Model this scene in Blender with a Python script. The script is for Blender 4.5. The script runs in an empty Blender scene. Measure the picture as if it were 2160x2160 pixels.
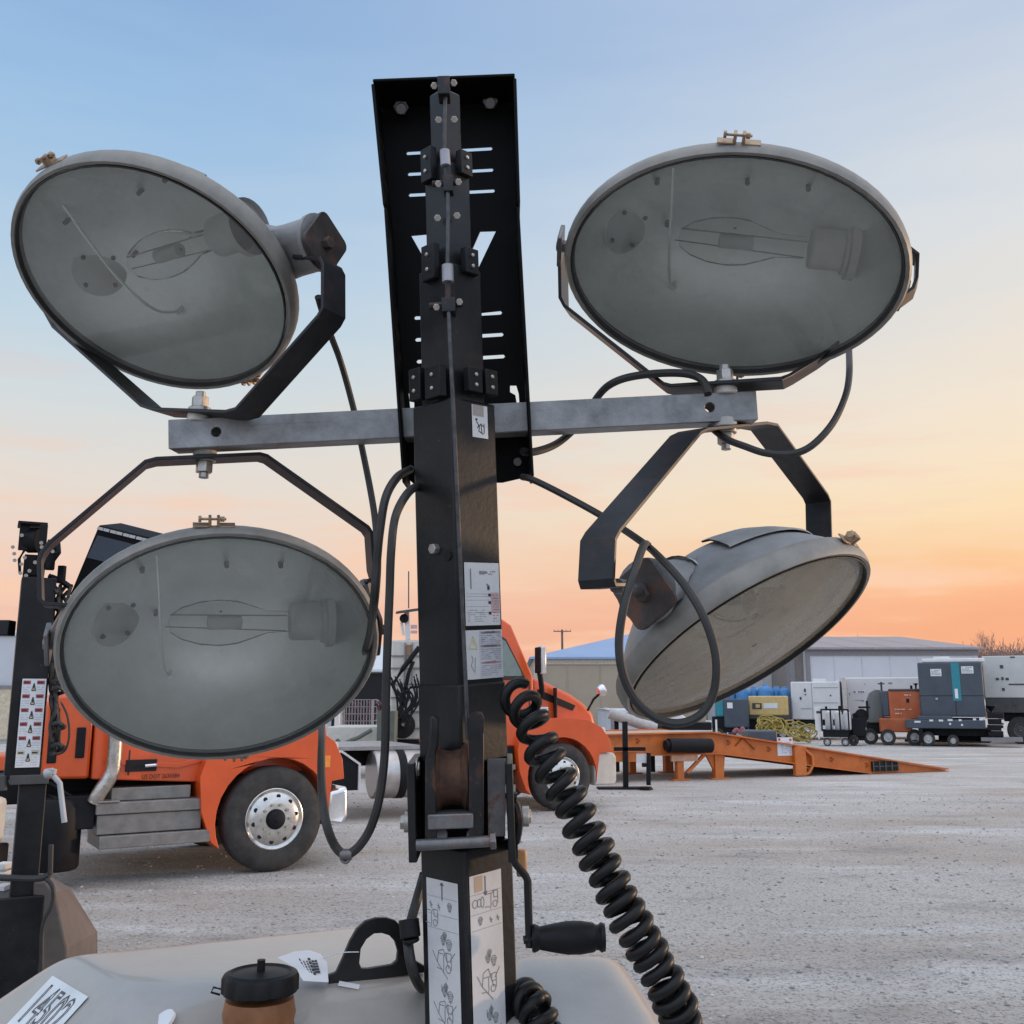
import bpy, bmesh, math, random
from mathutils import Vector as V, Matrix
from mathutils.geometry import tessellate_polygon
random.seed(7)
sc = bpy.context.scene
COL = sc.collection
R_ = math.radians

# ------------------------------------------------------------------ camera
FOC, EYE = 2120.0, 1.70
PITCH = math.atan(395 / 2120)
CAM = V((0, 0, EYE))
CR = V((1, 0, 0)); CF = V((0, math.cos(PITCH), math.sin(PITCH))); CU = V((0, -math.sin(PITCH), math.cos(PITCH)))
cd = bpy.data.cameras.new('camera'); cam = bpy.data.objects.new('camera', cd); COL.objects.link(cam)
cd.sensor_width = 36; cd.lens = FOC / 2160 * 36; cd.clip_end = 4000; cd.clip_start = 0.02
cam.location = CAM; cam.rotation_euler = (math.pi / 2 + PITCH, 0, 0)
sc.camera = cam

# ------------------------------------------------------------------ sky, sun, exposure
def lin(c):
    return tuple(((x / 255 / 12.92) if x / 255 <= .04045 else ((x / 255 + .055) / 1.055) ** 2.4) for x in c) + (1.0,)
SUN_EL, SUN_AZ = R_(4), R_(72)          # azimuth measured from the view direction towards the right
w = bpy.data.worlds.new('World'); sc.world = w; w.use_nodes = True
nt = w.node_tree; N = nt.nodes; N.clear()
def nd(t, **k):
    n = N.new(t)
    for a, b in k.items(): setattr(n, a, b)
    return n
lk = lambda a, b: nt.links.new(a, b)
out = nd('ShaderNodeOutputWorld')
tc = nd('ShaderNodeTexCoord'); sep = nd('ShaderNodeSeparateXYZ'); lk(tc.outputs['Generated'], sep.inputs[0])
def ramp(stops):
    r = nd('ShaderNodeValToRGB'); e = r.color_ramp.elements
    while len(e) < len(stops): e.new(.5)
    for i, (el, c, g) in enumerate(stops):
        e[i].position = max(0, math.sin(R_(el))); l = lin(c); e[i].color = (l[0] * g, l[1] * g, l[2] * g, 1)
    return r
left = ramp([(0, (232, 180, 160), 1), (3.5, (236, 186, 166), 1), (7, (236, 204, 188), 1), (11.3, (226, 216, 207), 1), (15.3, (210, 216, 218), 1), (19.5, (192, 211, 224), 1),
             (24, (176, 202, 226), 1), (31, (152, 188, 224), 1), (38, (136, 171, 214), 1), (55, (166, 188, 218), 1.8), (90, (204, 204, 208), 2.3)])
right = ramp([(0, (236, 160, 130), 1), (3.5, (240, 164, 126), 1), (5, (246, 174, 132), 1), (7.3, (247, 196, 146), 1), (9.5, (248, 217, 173), 1), (11.8, (246, 222, 190), 1), (15.5, (240, 224, 204), 1), (20, (228, 221, 213), 1),
              (25, (220, 221, 222), 1), (36, (186, 200, 222), 1), (60, (206, 206, 214), 1.8), (90, (204, 204, 208), 2.3)])
back = ramp([(0, (166, 176, 194), 1.4), (12, (184, 194, 210), 1.8), (30, (170, 192, 220), 1.9), (90, (204, 204, 208), 2.3)])
# thin cloud streaks bend the lookup elevation a little
mp = nd('ShaderNodeMapping'); mp.inputs['Scale'].default_value = (2.2, 2.2, 16); lk(tc.outputs['Generated'], mp.inputs[0])
cn = nd('ShaderNodeTexNoise'); cn.inputs['Scale'].default_value = 2.6; cn.inputs['Detail'].default_value = 6; lk(mp.outputs[0], cn.inputs[0])
wob = nd('ShaderNodeMath', operation='MULTIPLY_ADD'); lk(cn.outputs['Fac'], wob.inputs[0]); wob.inputs[1].default_value = .075; wob.inputs[2].default_value = -.0375
zz = nd('ShaderNodeMath', operation='ADD'); lk(sep.outputs[2], zz.inputs[0]); lk(wob.outputs[0], zz.inputs[1]); zz.use_clamp = True
for r in (left, right, back): lk(zz.outputs[0], r.inputs[0])
mr = nd('ShaderNodeMapRange', interpolation_type='SMOOTHSTEP'); lk(sep.outputs[0], mr.inputs[0]); mr.inputs[1].default_value = -.40; mr.inputs[2].default_value = .60
m1 = nd('ShaderNodeMix', data_type='RGBA'); lk(mr.outputs[0], m1.inputs[0]); lk(left.outputs[0], m1.inputs[6]); lk(right.outputs[0], m1.inputs[7])
mb_ = nd('ShaderNodeMapRange', interpolation_type='SMOOTHSTEP'); lk(sep.outputs[1], mb_.inputs[0]); mb_.inputs[1].default_value = .55; mb_.inputs[2].default_value = -.2
m2 = nd('ShaderNodeMix', data_type='RGBA'); lk(mb_.outputs[0], m2.inputs[0]); lk(m1.outputs[2], m2.inputs[6]); lk(back.outputs[0], m2.inputs[7])
# faint warm wisps low in the sky
cr = nd('ShaderNodeMapRange'); lk(cn.outputs['Fac'], cr.inputs[0]); cr.inputs[1].default_value = .50; cr.inputs[2].default_value = .66; cr.inputs[4].default_value = .8
lo = nd('ShaderNodeMapRange'); lk(sep.outputs[2], lo.inputs[0]); lo.inputs[1].default_value = .34; lo.inputs[2].default_value = .12
mw = nd('ShaderNodeMath', operation='MULTIPLY'); lk(cr.outputs[0], mw.inputs[0]); lk(lo.outputs[0], mw.inputs[1])
m3 = nd('ShaderNodeMix', data_type='RGBA'); lk(mw.outputs[0], m3.inputs[0]); lk(m2.outputs[2], m3.inputs[6]); m3.inputs[7].default_value = lin((246, 200, 172))
bg1 = nd('ShaderNodeBackground'); lk(m3.outputs[2], bg1.inputs[0]); bg1.inputs[1].default_value = 1.0
sky = nd('ShaderNodeTexSky'); sky.sky_type = 'NISHITA'; sky.sun_disc = False; sky.sun_elevation = SUN_EL; sky.sun_rotation = SUN_AZ
bg2 = nd('ShaderNodeBackground'); lk(sky.outputs[0], bg2.inputs[0]); bg2.inputs[1].default_value = 0.02
ms = nd('ShaderNodeAddShader'); lk(bg1.outputs[0], ms.inputs[0]); lk(bg2.outputs[0], ms.inputs[1]); lk(ms.outputs[0], out.inputs[0])
sl = bpy.data.lights.new('sun', 'SUN'); sl.energy = 1.5; sl.angle = R_(4); sl.color = (1, .66, .40)
so = bpy.data.objects.new('sun', sl); COL.objects.link(so)
sd = V((math.sin(SUN_AZ) * math.cos(SUN_EL), math.cos(SUN_AZ) * math.cos(SUN_EL), math.sin(SUN_EL)))
so.rotation_euler = sd.to_track_quat('Z', 'Y').to_euler(); so.location = (30, 10, 12)
sc.view_settings.view_transform = 'Standard'; sc.view_settings.look = 'None'; sc.view_settings.exposure = 0.0; sc.view_settings.gamma = 1.0

# ------------------------------------------------------------------ pixel geometry (photo coordinates -> points at their real distance)
def ray(x, y): return CF + CR * ((x - 1080) / FOC) + CU * ((1080 - y) / FOC)
def P(x, y, d): return CAM + ray(x, y) * d
def PY(x, y, Y): r = ray(x, y); return CAM + r * (Y / r.y)
def G(x, y, z=0.0): r = ray(x, y); return CAM + r * ((z - EYE) / r.z)
def PL(x, y, o, n): r = ray(x, y); return CAM + r * ((o - CAM).dot(n) / r.dot(n))

# ------------------------------------------------------------------ materials
MATS = {}
def mat(name, col, rough=.5, metal=0.0, var=.12, scale=8.0, bump=0.0, dust=0.0, dustcol=(.42, .39, .36), rust=0.0, coat=0.0, spec=.5, vcol=None, bscale=None, chips=0.0, chipcol=(.13, .12, .11)):
    if name in MATS: return MATS[name]
    m = bpy.data.materials.new(name); m.use_nodes = True; t = m.node_tree; b = t.nodes['Principled BSDF']
    b.inputs['Roughness'].default_value = rough; b.inputs['Metallic'].default_value = metal
    b.inputs['Coat Weight'].default_value = coat; b.inputs['Specular IOR Level'].default_value = spec
    co = t.nodes.new('ShaderNodeTexCoord'); n = t.nodes.new('ShaderNodeTexNoise'); n.inputs['Scale'].default_value = scale; n.inputs['Detail'].default_value = 8; n.inputs['Roughness'].default_value = .62
    t.links.new(co.outputs['Object'], n.inputs['Vector'])
    mx = t.nodes.new('ShaderNodeMix'); mx.data_type = 'RGBA'
    c2 = vcol or tuple(min(1, c * (1 + 2 * var)) for c in col); c1 = tuple(c * (1 - 1.6 * var) for c in col) if not vcol else col
    mx.inputs[6].default_value = (*c1, 1); mx.inputs[7].default_value = (*c2, 1)
    k = t.nodes.new('ShaderNodeMapRange'); k.inputs[1].default_value = .3; k.inputs[2].default_value = .7
    t.links.new(n.outputs['Fac'], k.inputs[0]); t.links.new(k.outputs[0], mx.inputs[0]); cur = mx.outputs[2]
    def overlay(cur, sc_, lo, hi, c, amt):
        n2 = t.nodes.new('ShaderNodeTexNoise'); n2.inputs['Scale'].default_value = sc_; n2.inputs['Detail'].default_value = 9; n2.inputs['Roughness'].default_value = .7
        t.links.new(co.outputs['Object'], n2.inputs['Vector'])
        k2 = t.nodes.new('ShaderNodeMapRange'); k2.inputs[1].default_value = lo; k2.inputs[2].default_value = hi; k2.inputs[4].default_value = amt
        t.links.new(n2.outputs['Fac'], k2.inputs[0]); m2 = t.nodes.new('ShaderNodeMix'); m2.data_type = 'RGBA'
        t.links.new(k2.outputs[0], m2.inputs[0]); t.links.new(cur, m2.inputs[6]); m2.inputs[7].default_value = (*c, 1); return m2.outputs[2]
    if dust: cur = overlay(cur, scale * .6, .42, .75, dustcol, dust)
    if rust: cur = overlay(cur, scale * 1.7, .52, .62, (.16, .055, .022), rust)
    if chips: cur = overlay(cur, scale * 7, .66, .70, chipcol, chips)
    t.links.new(cur, b.inputs['Base Color'])
    rr = t.nodes.new('ShaderNodeMapRange'); rr.inputs[3].default_value = max(.04, rough - .1); rr.inputs[4].default_value = min(1, rough + .12)
    t.links.new(n.outputs['Fac'], rr.inputs[0]); t.links.new(rr.outputs[0], b.inputs['Roughness'])
    if bump:
        bn = t.nodes.new('ShaderNodeTexNoise'); bn.inputs['Scale'].default_value = bscale or scale * 12; bn.inputs['Detail'].default_value = 4
        t.links.new(co.outputs['Object'], bn.inputs['Vector']); bp = t.nodes.new('ShaderNodeBump'); bp.inputs['Strength'].default_value = bump; bp.inputs['Distance'].default_value = .002
        t.links.new(bn.outputs['Fac'], bp.inputs['Height']); t.links.new(bp.outputs[0], b.inputs['Normal'])
    MATS[name] = m; return m

BLACK = mat('black powder coat', (.006, .0066, .008), .42, var=.25, scale=9, dust=.04, bump=.2, spec=.32, chips=.45)
PLATE = mat('black mast plate', (.002, .002, .0025), .6, var=.1, dust=.006, spec=.15)
BRKT = mat('rusty dark bracket', (.055, .045, .042), .55, metal=.3, var=.3, scale=25, rust=.6)
ROPE = mat('steel wire rope', (.07, .07, .072), .5, metal=.5, var=.3, scale=60)
NYLON = mat('black nylon', (.005, .005, .006), .5, var=.1, spec=.3)
GALV = mat('galvanised steel', (.25, .255, .26), .48, metal=.55, var=.24, scale=20, dust=.3, dustcol=(.36, .35, .34), bump=.25, bscale=220, chips=.5, chipcol=(.10, .10, .10))
ZINC = mat('zinc bolt', (.42, .40, .37), .38, metal=.8, var=.2, scale=40, rust=.3)
STEEL = mat('worn steel', (.16, .16, .165), .42, metal=.6, var=.25, scale=18, rust=.35)
DSTEEL = mat('dark greasy steel', (.018, .018, .020), .38, metal=.4, var=.3, scale=22, rust=.3, chips=.6, chipcol=(.2, .2, .2))
RUST = mat('rusty sheave', (.075, .035, .02), .75, metal=.2, var=.4, scale=30)
HOUS = mat('grey lamp housing', (.235, .235, .235), .5, var=.14, scale=16, dust=.35, dustcol=(.27, .25, .23), bump=.3, bscale=160)
RIMM = mat('grey lamp rim', (.23, .22, .20), .5, metal=.15, var=.15, scale=20, dust=.3, dustcol=(.22, .20, .17))
REFL = mat('satin reflector', (.86, .90, .88), .36, metal=.55, var=.05, scale=7, dust=.3, dustcol=(.58, .58, .55))
CERAM = mat('lamp socket', (.50, .50, .49), .6, var=.06)
GASK = mat('dark gasket', (.02, .02, .02), .6)
YOKE = mat('dark painted bracket', (.010, .011, .014), .42, metal=.1, var=.25, scale=14, rust=.12, dust=.04, spec=.4)
RUBB = mat('cable rubber', (.022, .021, .020), .55, var=.2, scale=20, dust=.12, dustcol=(.12, .11, .10))
COILM = mat('coil cord rubber', (.006, .006, .0065), .42, var=.2, scale=30, dust=.05, dustcol=(.06, .055, .05), spec=.3)
TYRE = mat('tyre rubber', (.028, .027, .026), .8, var=.25, scale=10, dust=.45, dustcol=(.105, .095, .085), bump=.4)
ALU = mat('polished aluminium wheel', (.62, .60, .57), .28, metal=.9, var=.12, scale=12, dust=.3, dustcol=(.36, .33, .28))
CHROME = mat('chrome', (.75, .75, .76), .16, metal=.95, var=.05, dust=.15)
TREAD = mat('grey tread plate', (.22, .21, .20), .45, metal=.5, var=.15, scale=9, dust=.45, dustcol=(.30, .27, .24))
ORANGE = mat('orange truck paint', (.66, .088, .013), .34, var=.06, scale=3, coat=.3, dust=.16, dustcol=(.42, .13, .06))
RAMPO = mat('orange ramp paint', (.55, .14, .02), .5, var=.12, scale=2.5, dust=.25, dustcol=(.42, .20, .09), rust=.25)
CHASS = mat('black chassis', (.006, .006, .008), .6, var=.3, dust=.05, dustcol=(.07, .065, .06), spec=.25)
HOOD = mat('pale fibreglass hood', (.37, .345, .32), .32, var=.08, scale=5, dust=.55, dustcol=(.31, .275, .235), bump=.2, bscale=90, coat=.3, chips=.25, chipcol=(.22, .20, .17))
BROWNH = mat('taupe trailer hood', (.085, .066, .055), .55, var=.12, scale=5, dust=.2)
FILL = mat('amber filler neck', (.23, .088, .030), .45, var=.2, scale=18, dust=.2, dustcol=(.3, .2, .13))
PAPER = mat('white paper', (.70, .71, .73), .7, var=.03)
DECAL = mat('white vinyl decal', (.66, .66, .66), .5, var=.05, scale=20, dust=.3, dustcol=(.5, .47, .43))
INK = mat('black ink', (.035, .035, .04), .6)
INKG = mat('grey ink', (.24, .24, .25), .6)
REDI = mat('red ink', (.42, .07, .07), .6)
PINKI = mat('faded red ink', (.55, .38, .38), .6)
YELI = mat('yellow ink', (.60, .52, .28), .6)
WHITEP = mat('white equipment paint', (.70, .69, .68), .45, var=.05, scale=1.5, dust=.25, dustcol=(.56, .52, .50))
CREAMP = mat('cream panel', (.56, .53, .47), .5, var=.06, dust=.3)
GREYP = mat('slate equipment paint', (.050, .064, .084), .5, var=.1, scale=2, dust=.12, dustcol=(.14, .14, .15))
DGREY = mat('dark grey paint', (.055, .055, .056), .55, var=.15, dust=.2, dustcol=(.13, .12, .12))
TEAL = mat('teal paint', (.02, .21, .26), .45, var=.08)
YEL = mat('dull yellow paint', (.60, .42, .16), .5, var=.08, dust=.3, dustcol=(.52, .42, .27))
HOSEY = mat('yellow hose', (.36, .27, .055), .6, var=.2, dust=.3, dustcol=(.26, .20, .10))
BLUEP = mat('blue plastic', (.045, .21, .46), .4, var=.12, dust=.1)
BRICKO = mat('burnt orange paint', (.40, .085, .018), .5, var=.1, scale=2, dust=.15)
TANW = mat('tan metal siding', (.36, .29, .215), .6, var=.05, scale=.6)
WHW = mat('pale metal siding', (.50, .515, .54), .55, var=.04, scale=.5)
GRW = mat('grey metal siding', (.57, .57, .60), .55, var=.04, scale=.4)
DTRIM = mat('grey roof trim', (.21, .195, .205), .5, var=.08)
BLROOF = mat('blue metal roof', (.25, .36, .56), .45, var=.05, scale=.4)
WROOF = mat('white metal roof', (.62, .64, .67), .5, var=.05)
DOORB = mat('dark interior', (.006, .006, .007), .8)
WOOD = mat('weathered wood', (.16, .115, .085), .8, var=.25, scale=3)
BARK = mat('hazed twig bark', (.24, .165, .14), .9, var=.25, scale=1)  # twig colour lightened to put distance haze into it
AMBER = mat('amber lens', (.85, .28, .04), .2, var=.1, coat=.5)
PINK = mat('faded red chain', (.09, .03, .05), .6, var=.3)

def glass(name, tint, refl, dustv, rough=.03, dcol=(.66, .67, .64)):
    m = bpy.data.materials.new(name); m.use_nodes = True; t = m.node_tree; t.nodes.clear(); n = t.nodes.new; L = t.links.new
    o = n('ShaderNodeOutputMaterial'); tr = n('ShaderNodeBsdfTransparent'); tr.inputs[0].default_value = (*tint, 1)
    gl = n('ShaderNodeBsdfGlossy'); gl.inputs['Roughness'].default_value = rough; gl.inputs[0].default_value = (1, 1, 1, 1)
    lw = n('ShaderNodeFresnel'); lw.inputs[0].default_value = refl
    a = n('ShaderNodeMixShader'); L(lw.outputs[0], a.inputs[0]); L(tr.outputs[0], a.inputs[1]); L(gl.outputs[0], a.inputs[2])
    df = n('ShaderNodeBsdfDiffuse'); df.inputs[0].default_value = (*(dcol if dustv < .5 else (.36, .335, .28)), 1)
    co = n('ShaderNodeTexCoord'); nz = n('ShaderNodeTexNoise'); nz.inputs['Scale'].default_value = 9; nz.inputs['Detail'].default_value = 10; nz.inputs['Roughness'].default_value = .75
    L(co.outputs['Object'], nz.inputs['Vector']); k = n('ShaderNodeMapRange'); k.inputs[1].default_value = .3; k.inputs[2].default_value = .75; k.inputs[3].default_value = dustv * .35; k.inputs[4].default_value = dustv
    L(nz.outputs['Fac'], k.inputs[0]); b = n('ShaderNodeMixShader'); L(k.outputs[0], b.inputs[0]); L(a.outputs[0], b.inputs[1]); L(df.outputs[0], b.inputs[2]); L(b.outputs[0], o.inputs[0])
    MATS[name] = m; return m
LENS = glass('dusty lamp glass', (.95, .97, .96), 1.45, .27)
BULB = glass('clear bulb glass', (.965, .965, .96), 1.06, .05)
LENS2 = glass('frosted dirty lamp glass', (.90, .90, .86), 1.45, .80)
WGLASS = glass('truck window glass', (.55, .72, .60), 1.5, .10)

# ------------------------------------------------------------------ mesh builder
def frame(d, up=V((0, 0, 1))):
    d = d.normalized()
    if abs(d.dot(up)) > .98: up = V((0, 1, 0)) if abs(d.y) < .9 else V((1, 0, 0))
    x = d.cross(up).normalized(); return x, x.cross(d).normalized(), d
class MB:
    def __init__(s): s.v = []; s.f = []; s.m = []
    def add(s, vs, fs, mi=0):
        o = len(s.v); s.v += [V(v) for v in vs]; s.f += [tuple(o + i for i in f) for f in fs]; s.m += [mi] * len(fs); return s
    def obox(s, c, ax, h, mi=0):           # centre, three axes, half sizes
        c = V(c); vs = [c + ax[0] * (h[0] * i) + ax[1] * (h[1] * j) + ax[2] * (h[2] * k) for i in (-1, 1) for j in (-1, 1) for k in (-1, 1)]
        return s.add(vs, [(0, 1, 3, 2), (4, 6, 7, 5), (0, 4, 5, 1), (2, 3, 7, 6), (0, 2, 6, 4), (1, 5, 7, 3)], mi)
    def box(s, a, b, mi=0):
        a, b = V(a), V(b); return s.obox((a + b) / 2, (V((1, 0, 0)), V((0, 1, 0)), V((0, 0, 1))), [abs(x) / 2 for x in (b - a)], mi)
    def bar(s, a, b, wd, th, up=V((0, 0, 1)), mi=0):
        a, b = V(a), V(b); x, y, d = frame(b - a, up); return s.obox((a + b) / 2, (x, y, d), (wd / 2, th / 2, (b - a).length / 2), mi)
    def cyl(s, a, b, r, r2=None, n=16, mi=0, cap=True):
        a, b = V(a), V(b); x, y, d = frame(b - a); r2 = r if r2 is None else r2; vs = []
        for c, q in ((a, r), (b, r2)): vs += [c + x * (q * math.cos(6.2832 * i / n)) + y * (q * math.sin(6.2832 * i / n)) for i in range(n)]
        fs = [(i, (i + 1) % n, n + (i + 1) % n, n + i) for i in range(n)]
        if cap: fs += [tuple(range(n))[::-1], tuple(range(n, 2 * n))]
        return s.add(vs, fs, mi)
    def lathe(s, o, d, prof, n=24, mi=0, close=False, mfun=None):   # prof: (radius, along)
        o = V(o); x, y, d = frame(V(d)); vs = []; fs = []; ms = []
        for r, h in prof: vs += [o + d * h + x * (r * math.cos(6.2832 * i / n)) + y * (r * math.sin(6.2832 * i / n)) for i in range(n)]
        k = len(prof)
        for j in range(k if close else k - 1):
            for i in range(n): fs.append((j * n + i, j * n + (i + 1) % n, (j + 1) % k * n + (i + 1) % n, (j + 1) % k * n + i))
        return s.add(vs, fs, mi)
    def tube(s, pts, r, n=8, mi=0, closed=False, cap=True):
        pts = [V(p) for p in pts]; vs = []; fs = []; k = len(pts); px = None
        for i, p in enumerate(pts):
            d = (pts[min(i + 1, k - 1)] - pts[max(i - 1, 0)]).normalized()
            if px is None: x, y, _ = frame(d)
            else:
                x = (px - d * px.dot(d)).normalized(); y = d.cross(x)
            px = x; q = r[i] if isinstance(r, (list, tuple)) else r
            vs += [p + x * (q * math.cos(6.2832 * j / n)) + y * (q * math.sin(6.2832 * j / n)) for j in range(n)]
        for i in range(k - 1):
            for j in range(n): fs.append((i * n + j, i * n + (j + 1) % n, (i + 1) * n + (j + 1) % n, (i + 1) * n + j))
        if cap: fs += [tuple(range(n))[::-1], tuple(range((k - 1) * n, k * n))]
        return s.add(vs, fs, mi)
    def strip(s, pts, W, wd, th, mi=0):     # bent flat bar: path, width direction
        pts = [V(p) for p in pts]; W = V(W).normalized(); k = len(pts); vs = []; fs = []
        for i, p in enumerate(pts):
            d1 = (pts[i] - pts[i - 1]).normalized() if i else None; d2 = (pts[i + 1] - pts[i]).normalized() if i < k - 1 else None
            d = ((d1 or d2) + (d2 or d1)).normalized(); t = d.cross(W).normalized(); c = 1.0
            if d1 and d2: c = 1 / max(.6, math.sqrt((1 + d1.dot(d2)) / 2))
            vs += [p + W * (a * wd / 2) + t * (b * th * c / 2) for a, b in ((-1, -1), (1, -1), (1, 1), (-1, 1))]
        for i in range(k - 1):
            for j in range(4): fs.append((i * 4 + j, i * 4 + (j + 1) % 4, i * 4 + 4 + (j + 1) % 4, i * 4 + 4 + j))
        fs += [(3, 2, 1, 0), tuple((k - 1) * 4 + j for j in range(4))]
        return s.add(vs, fs, mi)
    def plate(s, loops, o, X, Y, Z, th, mi=0):   # flat plate with holes: loops of 2d points
        loops = [[V((p[0], p[1], 0)) for p in l] for l in loops]; tri = tessellate_polygon(loops); fl = [p for l in loops for p in l]; n = len(fl)
        o = V(o); vs = [o + X * p.x + Y * p.y + Z * (th / 2) for p in fl] + [o + X * p.x + Y * p.y - Z * (th / 2) for p in fl]
        fs = [tuple(t) for t in tri] + [tuple(n + i for i in t[::-1]) for t in tri]; a = 0
        for l in loops:
            m = len(l)
            for i in range(m): fs.append((a + i, a + (i + 1) % m, n + a + (i + 1) % m, n + a + i))
            a += m
        return s.add(vs, fs, mi)
    def solid(s, poly, hw, mi=0):               # side profile (x,z) mirrored to +-hw(x,z)
        return s.slab(poly, lambda x, z: -hw(x, z), hw, mi)
    def slab(s, poly, y0, y1, mi=0):
        n = len(poly); vs = [(x, y0(x, z) if callable(y0) else y0, z) for x, z in poly] + [(x, y1(x, z) if callable(y1) else y1, z) for x, z in poly]
        tri = tessellate_polygon([[V((p[0], p[1], 0)) for p in poly]]); fs = [tuple(t) for t in tri] + [tuple(n + i for i in t[::-1]) for t in tri]
        fs += [(i, (i + 1) % n, n + (i + 1) % n, n + i) for i in range(n)]
        return s.add(vs, fs, mi)
    def marks(s, o, X, Y, lines, wd, mi=0):     # thin printed strokes lying on a plane
        o = V(o)
        for l in lines:
            for a, b in zip(l, l[1:]):
                a, b = V((a[0], a[1], 0)), V((b[0], b[1], 0)); d = (b - a)
                if d.length < 1e-6: continue
                d.normalize(); q = V((-d.y, d.x, 0)) * (wd / 2)
                vs = [p + k for p, k in ((a, q), (a, -q), (b, -q), (b, q))]
                s.add([o + X * p.x + Y * p.y for p in vs], [(0, 1, 2, 3)], mi)
        return s
    def quad(s, o, X, Y, x0, y0, x1, y1, mi=0):
        o = V(o); return s.add([o + X * a + Y * b for a, b in ((x0, y0), (x1, y0), (x1, y1), (x0, y1))], [(0, 1, 2, 3)], mi)
    def text(s, txt, o, X, Y, size, mi=0, sx=1.0, outline=False):
        cu = bpy.data.curves.new('txt', 'FONT'); cu.body = txt; cu.size = size; cu.resolution_u = 2; cu.align_x = 'CENTER'; cu.align_y = 'CENTER'
        if outline: cu.fill_mode = 'NONE'; cu.bevel_depth = size * .022; cu.bevel_resolution = 0
        ob = bpy.data.objects.new('txt', cu); COL.objects.link(ob); dg = bpy.context.evaluated_depsgraph_get(); me = bpy.data.meshes.new_from_object(ob.evaluated_get(dg))
        o = V(o); s.add([o + X * (v.co.x * sx) + Y * v.co.y for v in me.vertices], [tuple(p.vertices) for p in me.polygons], mi)
        bpy.data.objects.remove(ob); bpy.data.curves.remove(cu); bpy.data.meshes.remove(me); return s

ORG = {}
def tag(o, label=None, cat=None, group=None, kind=None):
    for k, v in (('label', label), ('category', cat), ('group', group), ('kind', kind)):
        if v: o[k] = v
    return o
def build(name, mb, mats, parent=None, bev=0.0, smooth=35, segs=2, base=False, label=None):
    if not isinstance(mats, (list, tuple)): mats = [mats]
    me = bpy.data.meshes.new(name); lo = V((min(v.x for v in mb.v), min(v.y for v in mb.v), min(v.z for v in mb.v))); hi = V((max(v.x for v in mb.v), max(v.y for v in mb.v), max(v.z for v in mb.v)))
    c = (lo + hi) / 2
    if base: c.z = lo.z
    me.from_pydata([v - c for v in mb.v], [], mb.f)
    for m in mats: me.materials.append(m)
    me.polygons.foreach_set('material_index', mb.m)
    bm = bmesh.new(); bm.from_mesh(me); bmesh.ops.recalc_face_normals(bm, faces=bm.faces); bm.to_mesh(me); bm.free()
    me.polygons.foreach_set('use_smooth', [True] * len(me.polygons)); me.set_sharp_from_angle(angle=R_(smooth)); me.update()
    o = bpy.data.objects.new(name, me); COL.objects.link(o); ORG[o] = c
    if parent: o.parent = parent; o.location = c - ORG[parent]
    else: o.location = c
    if bev:
        b = o.modifiers.new('bevel', 'BEVEL'); b.width = bev; b.segments = segs; b.limit_method = 'ANGLE'; b.angle_limit = R_(40); b.harden_normals = False
    if label: o['label'] = label
    return o
def each(name, mbs, mats, parent=None, **k):
    return [build(name, m, mats, parent, **k) for m in mbs]
def thing(name, loc, label, cat, rz=0.0, group=None, world=True):
    o = bpy.data.objects.new(name, None); COL.objects.link(o); o.location = loc; o.rotation_euler = (0, 0, rz); o.empty_display_size = .2
    ORG[o] = V(loc) if world else V((0, 0, 0))
    return tag(o, label, cat, group)
def kids(o): return [c for c in bpy.data.objects if c.parent == o]
def copy_tree(o, parent=None):
    c = o.copy(); COL.objects.link(c)
    if parent: c.parent = parent
    ORG[c] = ORG.get(o, V())
    for k in kids(o): copy_tree(k, c)
    return c
def smooth_path(pts, n=6):
    pts = [V(p) for p in pts]; out_ = []
    for i in range(len(pts) - 1):
        p0, p1, p2, p3 = pts[max(i - 1, 0)], pts[i], pts[i + 1], pts[min(i + 2, len(pts) - 1)]
        for k in range(n):
            t = k / n; out_.append(.5 * ((2 * p1) + (p2 - p0) * t + (2 * p0 - 5 * p1 + 4 * p2 - p3) * t * t + (3 * p1 - p0 - 3 * p2 + p3) * t ** 3))
    return out_ + [pts[-1]]
X1, Y1, Z1 = V((1, 0, 0)), V((0, 1, 0)), V((0, 0, 1))
# ------------------------------------------------------------------ ground
gm = bpy.data.materials.new('gravel yard'); gm.use_nodes = True; t = gm.node_tree; b = t.nodes['Principled BSDF']; nn = t.nodes.new; L = t.links.new
geo = nn('ShaderNodeNewGeometry')
def gnoise(scale, detail, sx=1, sy=1, rot=0, rough=.6):
    mpn = nn('ShaderNodeMapping'); mpn.inputs['Scale'].default_value = (sx, sy, 1); mpn.inputs['Rotation'].default_value = (0, 0, rot); L(geo.outputs['Position'], mpn.inputs[0])
    z = nn('ShaderNodeTexNoise'); z.inputs['Scale'].default_value = scale; z.inputs['Detail'].default_value = detail; z.inputs['Roughness'].default_value = rough; L(mpn.outputs[0], z.inputs[0]); return z.outputs['Fac']
def gmix(cur, fac, lo, hi, col, amt=1.0):
    k = nn('ShaderNodeMapRange'); k.inputs[1].default_value = lo; k.inputs[2].default_value = hi; k.inputs[4].default_value = amt; L(fac, k.inputs[0])
    m = nn('ShaderNodeMix'); m.data_type = 'RGBA'; L(k.outputs[0], m.inputs[0])
    if isinstance(cur, tuple): m.inputs[6].default_value = (*cur, 1)
    else: L(cur, m.inputs[6])
    m.inputs[7].default_value = (*col, 1); return m.outputs[2]
c = gmix((.56, .52, .485), gnoise(.35, 8), .36, .66, (.68, .64, .60))
c = gmix(c, gnoise(.42, 9, .35, 1.1, R_(-30)), .47, .66, (.50, .405, .325), .8)        # brown damp bands
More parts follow.
